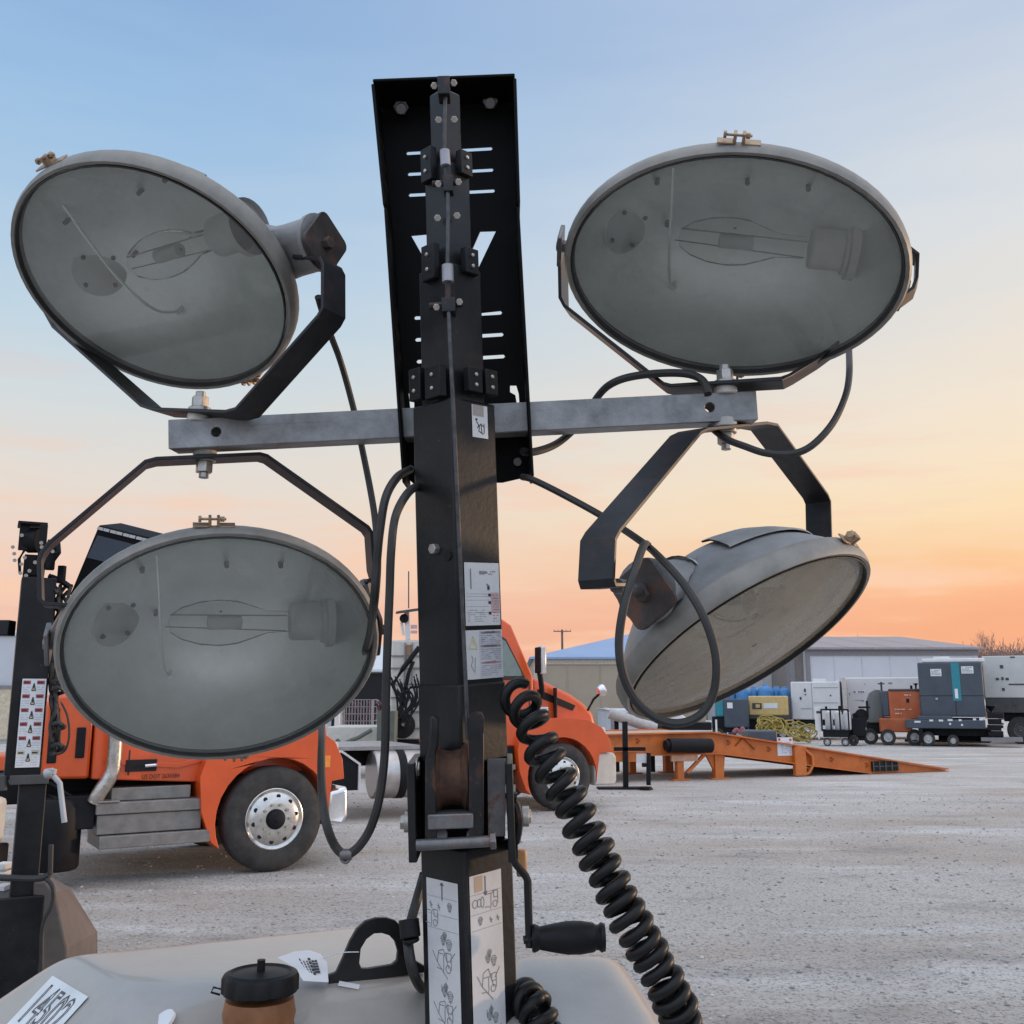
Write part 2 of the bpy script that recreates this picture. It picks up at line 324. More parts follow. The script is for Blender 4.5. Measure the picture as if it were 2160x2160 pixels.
c = gmix(c, gnoise(.7, 12, .30, 1.2, R_(-28), .68), .52, .66, (.80, .785, .77), .9)          # pale packed wheel tracks
c = gmix(c, gnoise(.9, 12, .5, 1.1, R_(-28), .72), .54, .68, (.30, .285, .275), .75)    # loose dark patches
c = gmix(c, gnoise(30, 8, rough=.85), .50, .62, (.19, .18, .17), .66)
c = gmix(c, gnoise(80, 4, rough=.7), .55, .64, (.68, .67, .66), .6)
vo = nn('ShaderNodeTexVoronoi'); vo.inputs['Scale'].default_value = 60; L(geo.outputs['Position'], vo.inputs['Vector'])
sp = nn('ShaderNodeSeparateColor'); L(vo.outputs['Color'], sp.inputs[0])
c = gmix(c, sp.outputs[0], .78, .92, (.13, .125, .125), .55)
L(c, b.inputs['Base Color']); b.inputs['Roughness'].default_value = .92
b1 = nn('ShaderNodeBump'); b1.inputs['Strength'].default_value = 1.0; b1.inputs['Distance'].default_value = .045; L(gnoise(24, 8, rough=.75), b1.inputs['Height'])
b2 = nn('ShaderNodeBump'); b2.inputs['Strength'].default_value = .5; b2.inputs['Distance'].default_value = .12; L(gnoise(1.4, 6, .6, 1.4, R_(-22)), b2.inputs['Height']); L(b1.outputs[0], b2.inputs['Normal']); L(b2.outputs[0], b.inputs['Normal'])
g = MB(); g.add([(-2000, -600, 0), (2000, -600, 0), (2000, 3200, 0), (-2000, 3200, 0)], [(0, 1, 2, 3)])
go = build('ground', g, gm); tag(go, 'pale grey gravel yard with brown bands and wheel tracks', 'ground', kind='structure')
rng = random.Random(3); g = MB()
ICO = [(0, 0, 1), (.89, 0, .45), (.28, .85, .45), (-.72, .53, .45), (-.72, -.53, .45), (.28, -.85, .45), (.6, .5, -.3), (-.3, .7, -.3), (-.8, 0, -.3), (-.3, -.7, -.3), (.6, -.5, -.3)]
ICF = [(0, i, i % 5 + 1) for i in range(1, 6)] + [(1, 6, 2), (2, 6, 7), (2, 7, 3), (3, 7, 8), (3, 8, 4), (4, 8, 9), (4, 9, 5), (5, 9, 10), (5, 10, 1), (1, 10, 6)]
for i in range(14000):
    Y = 4.2 + 15 * rng.random() ** 1.7; X = rng.uniform(-.62, .62) * Y; r = rng.choice((.004, .005, .006, .006, .008, .010, .015)) * rng.uniform(.7, 1.3) * (1 + .02 * Y)
    a = rng.random() * 6.28; ca, sa = math.cos(a), math.sin(a); sx, sy, sz = rng.uniform(.7, 1.4), rng.uniform(.7, 1.2), rng.uniform(.4, .8)
    g.add([(X + r * (ca * x * sx - sa * y * sy), Y + r * (sa * x * sx + ca * y * sy), r * (z * sz + .12)) for x, y, z in ICO], ICF, rng.choice((0, 1, 1, 0, 1, 2)))
STN = [mat('grey stone', (.34, .33, .32), .9, var=.25, scale=3), mat('dark stone', (.27, .255, .24), .9, var=.25, scale=3), mat('pale stone', (.44, .43, .42), .9, var=.15, scale=3)]
so_ = build('gravel_stones', g, STN, smooth=20); tag(so_, 'loose grey stones scattered over the gravel yard', 'gravel', kind='stuff')

# ------------------------------------------------------------------ the near light tower
OT = PY(957, 860, 1.64); UT = (OT - PY(990, 2000, 1.70)).normalized()
NT = (V((0, -1, 0)) - UT * V((0, -1, 0)).dot(UT)).normalized(); RT = UT.cross(NT).normalized()
def T(x, y, n=0.0): return PL(x, y, OT + NT * n, NT)
def Tc(x, y, n=0.0): p = T(x, y, n) - OT; return (p.dot(RT), p.dot(UT))
def TP(r, u, n): return OT + RT * r + UT * u + NT * n
ft = OT - UT * (OT.z / UT.z)
TW = thing('light_tower', (ft.x, ft.y, 0), 'near black light tower with four oval grey floodlights on a crossbar and pale hood', 'light tower')
def aty(y): return Tc(0, y)[1]
def hpx(px, y): return abs(Tc(1080 + px, y)[0] - Tc(1080, y)[0])
A45, B45 = (RT + NT).normalized(), (RT - NT).normalized()
class Face:            # one of the two mast faces turned to the camera; t = distance from the front ridge, u = height
    def __init__(s, half, side):
        s.o = OT + NT * half; s.H = B45 if side > 0 else (-RT - NT).normalized(); s.n = A45 if side > 0 else (NT - RT).normalized(); s.side = side
    def at(s, x, y, e=0.0): p = PL(x, y, s.o + s.n * e, s.n) - s.o; return (p.dot(s.H), p.dot(UT))
    def pt(s, tt, u, e=0.0): return s.o + s.H * tt + UT * u + s.n * e
def section(half_px, ytop, ybot, yref, mats=BLACK, bev=.004):
    h = hpx(half_px, yref); u0, u1 = aty(ybot), Tc(1080, ytop, h)[1]; m = MB(); s = h / math.sqrt(2)
    m.obox(OT + UT * ((u0 + u1) / 2), (A45, B45, UT), (s, s, (u1 - u0) / 2))
    return build('mast_section', m, mats, TW, bev=bev), h
S4, h4 = section(34, 178, 420, 300); S3, h3 = section(49, 330, 640, 500); S2, h2 = section(67, 545, 930, 700)
S1, h1 = section(89, 832, 1500, 1150); S0, h0 = section(94, 1440, 1640, 1540); SB, hb = section(99, 1790, 3200, 2000)
def pads(par, half, spec):
    for side, x0, x1, y0, y1 in spec:
        f = Face(half, side); ta, ua = f.at(x0, y0); tb, ub = f.at(x1, y1); m = MB(); tm, um = (ta + tb) / 2, (ua + ub) / 2
        m.obox(f.pt(tm, um, .005), (f.H, UT, f.n), (abs(ta - tb) / 2, abs(ua - ub) / 2, .007))
        for q in (-.21, .21):
            m.cyl(f.pt(tm, um + q * abs(ua - ub), .008), f.pt(tm, um + q * abs(ua - ub), .0155), .0034, n=10, mi=1)
        build('wear_pad', m, [NYLON, ZINC], par, bev=.0015)
pads(S3, h3, [(-1, 897, 921, 322, 380), (1, 962, 988, 318, 378)])
pads(S2, h2, [(-1, 899, 927, 525, 588), (1, 972, 1001, 523, 585)])
pads(S1, h1, [(-1, 873, 898, 783, 843), (-1, 906, 941, 778, 836), (1, 978, 1009, 775, 832), (1, 1014, 1041, 780, 838)])
# wire rope, turnbuckles and pins
m = MB(); pth = [T(x, y, n) for x, y, n in ((940, 178, .05), (938, 250, .05), (938, 330, .052), (944, 392, .055), (945, 480, .062), (944, 560, .066), (946, 642, .07), (951, 760, .085), (958, 900, .087), (967, 1100, .087), (976, 1300, .087), (984, 1480, .092), (986, 1560, .09))]
m.tube(smooth_path(pth, 4), .0033, 8); build('wire_rope', m, ROPE, TW)
each('rope_sleeve', [MB().cyl(T(938, 318, .053), T(940, 350, .055), .0085, n=12), MB().cyl(T(944, 560, .068), T(945, 595, .07), .0095, n=12)], mat('grey crimp sleeve', (.32, .31, .33), .45, metal=.4), TW)
each('rope_clevis', [MB().cyl(T(945, 352, .056), T(946, 385, .056), .004, n=10).obox(T(946, 392, .05), (RT, UT, NT), (.008, .014, .012)).cyl(T(912, 388, .042), T(970, 384, .042), .0055, n=10),
    MB().cyl(T(945, 597, .07), T(946, 636, .07), .005, n=10).obox(T(947, 648, .06), (RT, UT, NT), (.011, .012, .016)).cyl(T(905, 646, .05), T(975, 640, .05), .006, n=10), MB().obox(T(937, 190, .045), (RT, UT, NT), (.010, .016, .018))], DSTEEL, TW, bev=.001)
for x, y, n in ((921, 648, .052), (969, 637, .052), (925, 388, .045), (967, 384, .045), (916, 181, .045), (957, 175, .045), (925, 253, .03), (958, 252, .03), (923, 460, .035), (964, 455, .035)): build('pin_bolt', MB().cyl(T(x, y, n), T(x, y, n + .009), .0062, n=6), ZINC, TW, bev=.0008)
# weld bolt on the main section
f = Face(h1, -1); m = MB()
tt, uu = f.at(922, 1158); m.cyl(f.pt(tt, uu, 0), f.pt(tt, uu, .012), .009, n=6, mi=0); build('stop_bolt', m, ZINC, TW, bev=.001); m = MB(); tt, uu = f.at(946, 1172); m.cyl(f.pt(tt, uu, 0), f.pt(tt, uu, .003), .008, n=14); build('stop_hole', m, DOORB, TW)

# head channel with slots
NB = -.158
pc = lambda x, y: Tc(x, y, NB)
def slot(x0, x1, y0, y1, h=9):
    return [pc(x0 + 4, y0 - h / 2), pc(x1 - 4, y1 - h / 2), pc(x1, y1), pc(x1 - 4, y1 + h / 2), pc(x0 + 4, y0 + h / 2), pc(x0, y0)]
NF = -.062
pf = lambda x, y: Tc(x, y, NF)
outer = [pf(786, 170), pf(1086, 158), pf(1094, 426), pf(1092, 438), pf(1123, 985), pc(1112, 1006), pc(1060, 1018), pc(872, 1020), pc(862, 1006), pf(852, 995), pf(813, 440), pf(811, 430)]
holes = [slot(856, 1040, 324, 314), slot(859, 1042, 368, 359), slot(861, 1045, 412, 403), slot(873, 1060, 671, 660), slot(875, 1063, 717, 706), slot(878, 1066, 763, 752)]
holes.append([pc(*p) for p in ((867, 497), (900, 494), (957, 615), (1013, 488), (1047, 487), (962, 665))])
holes.append([pc(*p) for p in ((1076, 813), (1089, 813), (1094, 830), (1096, 856), (1091, 856), (1087, 834), (1076, 828))])
holes.append([pc(*p) for p in ((862, 830), (874, 826), (874, 868), (866, 868))])
m = MB(); m.plate([outer] + holes, OT + NT * NB, RT, UT, NT, .006)
HP = build('head_plate', m, PLATE, TW)
m = MB()
def flange(x0, y0, x1, y1, wdeep):
    a, bb = T(x0, y0, NF), T(x1, y1, NF); d = (bb - a).normalized(); x = NT.cross(d).normalized()
    build('side_flange', MB().obox((a + bb) / 2 - NT * wdeep / 2, (x, NT, d), (.003, wdeep / 2, (bb - a).length / 2)), PLATE, HP, bev=.002)
flange(786, 176, 811, 432, .096); flange(813, 438, 852, 1018, .096); flange(1086, 164, 1094, 426, .096); flange(1092, 436, 1123, 1004, .096)
a, bb = T(786, 169, NF), T(1086, 157, NF); m.obox((a + bb) / 2 - NT * .048, ((bb - a).normalized(), UT, NT), ((bb - a).length / 2, .003, .048))
build('top_flange', m, PLATE, HP, bev=.002)
for x, y in ((846, 226), (1034, 214)): build('plate_bolt', MB().cyl(T(x, y, -.155), T(x, y + 4, -.12), .010, n=12).cyl(T(x, y, -.152), T(x, y, -.14), .015, n=6), STEEL, HP, bev=.001)
build('plate_bolt', MB().cyl(T(1092, 974, -.155), T(1092, 974, -.147), .008, n=12), STEEL, HP, bev=.001)

# crossbar
NBAR = -.118
eL, eR = T(365, 922, NBAR), T(1590, 861, NBAR); bd = (eR - eL).normalized(); bu = NT.cross(bd).normalized() * -1
if bu.z < 0: bu = -bu
bn = bd.cross(bu) * -1
if bn.y > 0: bn = -bn
HB = .0265; ln = (eR - eL).length
def wall(o, nrm, up, hls):
    m.plate([[(0, -HB), (ln, -HB), (ln, HB), (0, HB)]] + hls, o, bd, up, nrm, .004)
def circ(cx, r, n=20): return [(cx + r * math.cos(6.2832 * i / n), r * math.sin(6.2832 * i / n)) for i in range(n)]
m = MB(); hl = [circ((T(465, 922, NBAR) - eL).dot(bd), .0088), circ((T(1491, 863, NBAR) - eL).dot(bd), .0088)]
wall(eL + bn * (HB - .002), bn, bu, hl); wall(eL - bn * (HB - .002), bn, bu, hl)
for sg in (1, -1): m.obox((eL + eR) / 2 + bu * (sg * (HB - .002)), (bd, bn, bu), (ln / 2 - .0005, HB - .0041, .002))
BAR = build('crossbar', m, GALV, TW, bev=.0015)

# ---------------------------------------------------------------- floodlights
def floodlight(c, d, yaw, tilt, roll, a, b_, sgn, path, ybase, washer, label, below, barrel=(.112, 0.0)):
    y, ti, ro = R_(yaw), R_(tilt), R_(roll); e1 = V((math.cos(y), math.sin(y), 0)); h = V((math.sin(y), -math.cos(y), 0)); n = h * math.cos(ti) - Z1 * math.sin(ti); e2 = n.cross(e1)
    E1 = e1 * math.cos(ro) + e2 * math.sin(ro); E2 = e2 * math.cos(ro) - e1 * math.sin(ro); C0 = P(c[0], c[1], d); bl, by = barrel
    q = lambda x, yy, z: C0 + E1 * x + E2 * yy + n * z
    def bowl(m, prof, mi=0, seg=64, hole=None):
        vs = []; fs = []
        for s, z in prof: vs += [q(s * a * math.cos(6.2832 * i / seg), s * b_ * math.sin(6.2832 * i / seg), z) for i in range(seg)]
        for j in range(len(prof) - 1):
            for i in range(seg): fs.append((j * seg + i, j * seg + (i + 1) % seg, (j + 1) * seg + (i + 1) % seg, (j + 1) * seg + i))
        m.add(vs, fs, mi)
    m = MB(); bowl(m, [(.985, -.010), (.955, -.022), (.89, -.044), (.80, -.070), (.69, -.096), (.56, -.120), (.40, -.141), (.22, -.154), (.02, -.158)])
    OUT = [(.985, -.010), (.955, -.022), (.89, -.044), (.80, -.070), (.69, -.096), (.56, -.120), (.40, -.141), (.22, -.154), (.02, -.158)]
    body = build('floodlight', m, HOUS, TW, smooth=50, label=label)
    def sub(nm, m, mt, **k): return build(nm, m, mt, body, **k)
    m = MB(); bowl(m, [(.945, -.006), (.915, -.020), (.85, -.040), (.76, -.064), (.65, -.088), (.52, -.111), (.37, -.130), (.20, -.141), (.01, -.144)]); sub('reflector', m, REFL, smooth=50)
    m = MB(); bowl(m, [(.948, -.004), (.950, .004), (.962, .012), (.985, .013), (1.0, .006), (1.004, -.004), (1.0, -.016), (.99, -.021), (.965, -.022)]); sub('rim', m, RIMM, smooth=40)
    m = MB(); bowl(m, [(.957, .0135), (.951, .0145), (.944, .0135), (.944, .004)]); sub('gasket', m, GASK)
    # lamp bulb, socket, support wire, inspection plate
    S = sgn; zb = -.074; yb = .012
    m = MB(); prof = [(s, .004 + .016 * (1 - s * s)) for s in (.946, .9, .8, .65, .45, .25, .02)]; bowl(m, prof); sub('lens', m, LENS if S > 0 else LENS2, smooth=60)
    m = MB(); m.lathe(q(-.30 * a * S, yb, zb), E1 * S, [(.002, -.012), (.016, -.008), (.030, .012), (.040, .045), (.043, .08), (.040, .11), (.030, .14), (.021, .165), (.019, .215)], n=28); sub('bulb', m, BULB)
    m = MB(); m.lathe(q(-.10 * a * S, yb, zb), E1 * S, [(.003, 0), (.013, .002), (.013, .062), (.003, .064)], n=14); sub('arc_tube', m, CERAM)
    m = MB(); m.cyl(q(-.36 * a * S, yb - .006, zb), q(.42 * a * S, yb - .020, zb), .0012, n=6); m.cyl(q(-.33 * a * S, yb + .018, zb), q(.42 * a * S, yb + .012, zb), .0014, n=6); sub('bulb_frame', m, mat('pale bulb frame', (.22, .22, .215), .5, metal=.4))
    m = MB(); m.lathe(q(.44 * a * S, yb, zb), E1 * S, [(.001, 0), (.033, 0), (.036, .004), (.036, .055), (.042, .058), (.042, .064), (.05, .066), (.05, .08)], n=26); sub('socket', m, CERAM)
    m = MB(); m.tube(smooth_path([q(-.42 * a * S, .74 * b_, -.060), q(-.40 * a * S, .4 * b_, -.046), q(-.385 * a * S, 0, -.040), q(-.36 * a * S, -.32 * b_, -.055), q(-.33 * a * S, -.46 * b_, -.092)], 5), .003, 8)
    m.cyl(q(-.33 * a * S, -.46 * b_, -.108), q(-.33 * a * S, -.46 * b_, -.086), .005, n=8); sub('support_wire', m, REFL)
    m = MB(); pc0 = q(-.66 * a * S, .08 * b_, -.082); pn = (n * .75 + E1 * S * .66).normalized(); px_, py_, _ = frame(pn)
    m.cyl(pc0 - pn * .004, pc0 + pn * .004, .050, n=28)
    for k in range(4):
        an = .6 + k * 1.5708; pp = pc0 + px_ * (.038 * math.cos(an)) + py_ * (.038 * math.sin(an)); m.cyl(pp, pp + pn * .008, .0045, n=8, mi=1)
    for xx, yy, z in ((-.5, .55, -.064), (-.42, .06, -.122), (.36, .55, -.084), (.02, .5, -.111)): sub('reflector_screw', MB().cyl(q(xx * a * S, yy * b_, z - .01), q(xx * a * S, yy * b_, z + .012), .0045, n=8), DSTEEL)
    sub('inspection_plate', m, [mat('dull reflector plate', (.50, .51, .50), .5, metal=.5), DSTEEL], smooth=30)
    # vent shield over the back, socket barrel, clamp screws
    m = MB(); vs = []; K = 14
    for lift in (0.0, .004):
        for j, (s, z) in enumerate(((.80, -.070), (.69, -.096), (.56, -.120), (.40, -.141))):
            vs += [q((s + .006) * a * math.cos(an), (s + .006) * b_ * math.sin(an), z - .005 - lift) for an in [R_(90 - S * 8 - 45 + 90 * i / (K - 1)) for i in range(K)]]
    fs = []
    for l_ in (0, 1):
        for j in range(3):
            for i in range(K - 1): o_ = l_ * 4 * K + j * K + i; fs.append((o_, o_ + 1, o_ + K + 1, o_ + K))
    for i in range(K - 1): fs.append((i, i + 1, 4 * K + i + 1, 4 * K + i)); fs.append((3 * K + i, 3 * K + i + 1, 7 * K + i + 1, 7 * K + i))
    m.add(vs, fs); sub('vent_shield', m, HOUS, smooth=50)
    ZB = -.066
    m = MB(); m.lathe(q(.62 * a * S, by, ZB), E1 * S, [(.062, 0), (.056, .04), (.048, .06), (.046, .085), (.046, bl), (.050, bl + .002), (.050, bl + .010), (.002, bl + .011)], n=26)
    for i_, v_ in enumerate(m.v):        # keep the barrel outside the bowl
        r_ = v_ - C0; xx, yy, z3 = r_.dot(E1), r_.dot(E2), r_.dot(n); s_ = math.hypot(xx / a, yy / b_)
        if s_ < .99:
            for (s0, z0), (s1, z1) in zip(OUT, OUT[1:]):
                if s1 <= s_ <= s0: lim = z0 + (z1 - z0) * (s0 - s_) / (s0 - s1) - .001; m.v[i_] = C0 + E1 * xx + E2 * yy + n * min(z3, lim); break
    sub('socket_barrel', m, HOUS)
    pe = q(.62 * a * S, by, ZB) + E1 * (S * (bl + .014))
    m = MB(); rr_ = [(sx_ * .026 + .014 * math.cos(R_(a0_ + g_ * 22.5)), sy_ * .030 + .014 * math.sin(R_(a0_ + g_ * 22.5))) for sx_, sy_, a0_ in ((1, 1, 0), (-1, 1, 90), (-1, -1, 180), (1, -1, 270)) for g_ in range(5)]; m.plate([rr_], pe + E1 * (S * .010) + n * .008, E2, n, E1, .007); m.cyl(pe + E1 * (S * .012) + n * .012, pe + E1 * (S * .026) + n * .012, .011, n=6); sub('pivot_bracket', m, BRKT, bev=.003)
    m = MB(); pq = q(-1.0 * a * S, 0, -.030); m.cyl(pq, pq - E1 * S * .02, .011, n=6); m.obox(pq - E1 * S * .012, (E1, E2, n), (.004, .03, .024)); sub('pivot_stud', m, STEEL, bev=.002)
    for ax_, ay_ in ((-.08, 1.0), (.12, -1.0)):
        an = math.atan2(ay_, ax_); p0 = q(a * 1.0 * math.cos(an), b_ * 1.0 * math.sin(an), -.012); od = (E2 * (1 if ay_ > 0 else -1)); m = MB()
        for k in (-1, 1): m.obox(p0 + od * .008 + E1 * (k * .007), (E1, od, n), (.0025, .010, .008))
        m.cyl(p0 + od * .013 - E1 * .024, p0 + od * .013 + E1 * .020, .0024, n=8); m.cyl(p0 + od * .013 + E1 * .010, p0 + od * .013 + E1 * .017, .005, n=6); m.cyl(p0 + od * .013 - E1 * .026, p0 + od * .013 - E1 * .021, .006, n=6)
        m.obox(p0 + od * .002 - E1 * .022, (E1, od, n), (.013, .0015, .009)); m.obox(p0 + od * .002 + E1 * .022, (E1, od, n), (.013, .0015, .009))
        sub('clamp_screw', m, mat('brassy clamp screw', (.34, .25, .17), .4, metal=.7, var=.25, rust=.4), bev=.0008)
    # yoke: a bent flat bar standing in the vertical plane through its bolt on the crossbar
    bp = PY(washer[0], washer[1], ybase); W = h
    pts = [PL(p_[0], p_[1], bp - W * (p_[2] if len(p_) > 2 else 0), W) for p_ in path]; m = MB(); m.strip(pts, W, .056, .0065); sub('yoke', m, YOKE, bev=.0012)
    e0, e9 = (pts[0], pts[-1]) if (pts[0] - pe).length > (pts[-1] - pe).length else (pts[-1], pts[0])
    sub('pivot_pin', MB().cyl(e9, pe + E1 * S * .012, .011, n=10), STEEL); sub('pivot_pin', MB().cyl(e0, pq - E1 * S * .01, .011, n=10), STEEL)
    wz = V((0, 0, 1)) * (1 if below else -1)      # towards the bar
    m = MB(); m.cyl(bp, bp + wz * .017, .021, n=20); sub('spacer', m, mat('pale nylon spacer', (.45, .43, .40), .5, var=.15, dust=.3), bev=.002)
    m = MB(); m.cyl(bp - wz * .002, bp - wz * .010, .020, n=18); m.cyl(bp - wz * .010, bp - wz * .030, .0155, n=6); m.cyl(bp - wz * .030, bp - wz * .040, .009, n=12); sub('yoke_bolt', m, ZINC, bev=.001)
    return body
def rs(k, *v): return [x * k for x in v]
FL_TL = floodlight((320.6, 595.9), 1.75 * 1.04, -31.3, 56.6, 0, .285 * 1.04, .235 * 1.04, 1,
    [(119, 667), (136, 697), (322, 862), (346, 870), (500, 876), (522, 870), (694, 677), (703, 660), (703, 570), (696, 556), (640, 553)], 1.745, (421, 872), 'floodlight facing down left, hung above the left end of the crossbar', False, (.138, -.05))
FL_BL = floodlight((472, 1366), 1.84 * .975, 20, 31, 3, .285 * .975, .235 * .975, 1,
    [(150, 1279), (96, 1276), (87, 1268), (85, 1187), (91, 1170), (106, 1150), (307, 980), (330, 974), (545, 964), (560, 968), (770, 1116), (778, 1128), (783, 1200), (790, 1224), (768, 1228)], 1.775, (432, 963), 'lowest left floodlight facing the camera, hung under the left end of the crossbar', True, (.088, 0))
FL_TR = floodlight((1546.2, 569), 1.69 * 1.05, -18, 54.8, -14.3, .285 * 1.05, .215 * 1.05, 1,
    [(1196, 528), (1187, 545), (1189, 638), (1198, 655), (1404, 818), (1420, 822), (1650, 808), (1668, 800, .03), (1720, 768, .10), (1924, 618, .17), (1932, 596, .17), (1934, 548, .15), (1912, 530, .12)], 1.74, (1530, 815), 'largest floodlight, lens filling the upper right above the crossbar', False, (.088, -.03))
FL_BR = floodlight((1577.6, 1341.2), 1.72, 54.9, 55.1, 0, .285, .235, -1,
    [(1300, 1236), (1262, 1236), (1258, 1222), (1262, 1140), (1272, 1122), (1446, 918), (1462, 910), (1590, 897), (1612, 901), (1720, 1046), (1726, 1060), (1728, 1140), (1722, 1152), (1700, 1160)], 1.75, (1530, 903), 'floodlight seen from the side, tipped down under the right end of the crossbar', True)

# ---------------------------------------------------------------- cables
def cable(pts, r=.0062, name='power_cable', n=7, mt=RUBB):
    m = MB(); m.tube(smooth_path([P(x * 1.118, y * 1.118, d) for x, y, d in pts], n), r, 8); return build(name, m, mt, TW)
cable([(600, 560, 1.70), (612, 600, 1.74), (625, 635, 1.80), (645, 690, 1.86), (668, 775, 1.88), (684, 850, 1.86), (698, 920, 1.80), (707, 975, 1.74), (712, 1030, 1.68), (712, 1085, 1.64), (706, 1150, 1.70), (694, 1215, 1.84), (676, 1265, 2.06)])
cable([(775, 885, 1.72), (750, 900, 1.66), (728, 938, 1.62), (717, 1000, 1.61), (711, 1060, 1.61), (705, 1140, 1.62), (697, 1200, 1.78), (682, 1250, 2.02)], .0072)
cable([(790, 915, 1.70), (768, 932, 1.62), (746, 975, 1.57), (738, 1040, 1.55), (735, 1120, 1.55), (731, 1220, 1.55), (728, 1330, 1.55), (726, 1420, 1.55), (717, 1500, 1.55), (700, 1560, 1.55), (676, 1598, 1.55), (652, 1612, 1.55), (632, 1596, 1.55), (616, 1555, 1.55), (608, 1500, 1.60), (606, 1440, 1.74), (607, 1390, 1.92), (606, 1340, 2.08)], .0070)
m = MB(); m.lathe(P(652 * 1.118, 1612 * 1.118, 1.55) - V((0, 0, .006)), V((0, -1, 0)), [(.0055 + .003 * math.cos(k * 1.0472), .003 * math.sin(k * 1.0472)) for k in range(6)], n=14, close=True); m.cyl(P(652 * 1.118, 1612 * 1.118, 1.55) - V((.008, 0, 0)), P(652 * 1.118, 1612 * 1.118, 1.55) + V((.010, 0, 0)), .0085, n=12); build('cable_clip', m, STEEL, TW)
cable([(985, 900, 1.72), (1005, 905, 1.70), (1060, 932, 1.67), (1140, 976, 1.62), (1210, 1022, 1.50), (1245, 1052, 1.42), (1290, 1102, 1.37), (1328, 1165, 1.34), (1350, 1235, 1.33), (1348, 1300, 1.33), (1325, 1345, 1.33), (1285, 1364, 1.33), (1240, 1356, 1.33), (1200, 1322, 1.33), (1175, 1270, 1.33), (1168, 1210, 1.33), (1178, 1140, 1.34), (1198, 1075, 1.37), (1214, 1030, 1.42), (1222, 1028, 1.5)], .0058)
cable([(1600, 625, 2.02), (1602, 665, 1.97), (1602, 710, 1.86), (1594, 750, 1.77), (1570, 800, 1.72), (1530, 842, 1.70), (1490, 857, 1.70), (1445, 855, 1.70), (1405, 842, 1.71), (1370, 828, 1.73), (1340, 805, 1.78)])
cable([(1336, 745, 1.76), (1328, 720, 1.77), (1300, 706, 1.79), (1250, 704, 1.81), (1190, 711, 1.83), (1152, 725, 1.84), (1128, 748, 1.86), (1105, 785, 1.87), (1075, 818, 1.86), (1045, 840, 1.84), (1010, 852, 1.80), (985, 852, 1.78)], .0072)
cable([(800, 1650, 1.70), (786, 1700, 1.66), (775, 1740, 1.62), (770, 1775, 1.60), (776, 1820, 1.58), (786, 1850, 1.60), (797, 1865, 1.66)], .0085)
m = MB(); m.cyl(P(862, 1938, 1.605), P(866, 1978, 1.595), .0165, n=14); m.cyl(P(866, 1978, 1.595), P(868, 1988, 1.594), .0135, n=14); build('cable_gland', m, NYLON, TW, bev=.002)

# coil cord
cl = smooth_path([P(x * 1.118, y * 1.118, d) for x, y, d in ((975, 1312, 1.58), (1000, 1350, 1.53), (1022, 1415, 1.50), (1060, 1480, 1.48), (1100, 1560, 1.46), (1140, 1640, 1.44), (1180, 1720, 1.42), (1225, 1800, 1.41), (1262, 1870, 1.40), (1288, 1935, 1.40), (1306, 2010, 1.40), (1318, 2110, 1.40))], 40)
pts = []; ph = -1.2; Lc = 0; px = None; n_ = len(cl)
for i in range(n_ - 1):
    f_ = i / (n_ - 1); d_ = (cl[i + 1] - cl[i]); seg = d_.length; d_.normalize()
    if px is None: px = NT
    x = (px - d_ * px.dot(d_)).normalized(); y = d_.cross(x); px = x
    pitch = .035 - .0145 * min(1, max(0, (f_ - .12) / .45)); R0 = .0222 + .0012 * math.sin(i * .21) + .0008 * math.sin(i * .077 + 1); pitch *= 1 + .10 * math.sin(i * .13); k = 6
    for j in range(k):
        a_ = ph + 6.2832 * seg / pitch * j / k; p = cl[i].lerp(cl[i + 1], j / k); pts.append(p + x * (R0 * math.cos(a_)) + y * (R0 * math.sin(a_)))
    ph += 6.2832 * seg / pitch
m = MB(); m.tube(pts, .0084, 9); build('coil_cord', m, COILM, TW, smooth=60)
cl = smooth_path([P(*p) for p in ((1092, 2095, 1.62), (1108, 2108, 1.60), (1130, 2130, 1.57), (1150, 2190, 1.55), (1160, 2260, 1.54))], 14); pts = []; ph = 0; px = None
for i in range(len(cl) - 1):
    d_ = (cl[i + 1] - cl[i]); seg = d_.length; d_.normalize(); px = px or NT; x = (px - d_ * px.dot(d_)).normalized(); y = d_.cross(x); px = x
    for j in range(8): a_ = ph + 6.2832 * seg / .020 * j / 8; pts.append(cl[i].lerp(cl[i + 1], j / 8) + x * (.022 * math.cos(a_)) + y * (.022 * math.sin(a_)))
    ph += 6.2832 * seg / .020
m = MB(); m.tube(pts, .0095, 8); build('coil_cord', m, COILM, TW, smooth=60)

# ---------------------------------------------------------------- pulley carriage under the main section
def tb(name, x0, y0, x1, y1, n0, n1, mt, bev=.002, par=None, extra=None):
    m = MB(); nm = (n0 + n1) / 2; a = T(x0, y0, nm); c = T(x1, y1, nm); p = (a + c) / 2; dv = c - a
    m.obox(p, (RT, UT, NT), (abs(dv.dot(RT)) / 2, abs(dv.dot(UT)) / 2, abs(n1 - n0) / 2)); return build(name, m, mt, par or TW, bev=bev)
def sidep(name, pts, n0, n1, mt, bev=.002):
    m = MB(); nm = (n0 + n1) / 2; m.plate([[Tc(x, y, nm) for x, y in pts]], OT + NT * nm, RT, UT, NT, abs(n1 - n0)); return build(name, m, mt, TW, bev=bev)
CAR = tb('carriage_housing', 866, 1600, 888, 1800, -.03, .10, BLACK); tb('housing_side', 1066, 1600, 1088, 1800, -.03, .10, BLACK, par=CAR); tb('housing_back', 888, 1570, 1066, 1800, -.02, .0, PLATE, par=CAR)
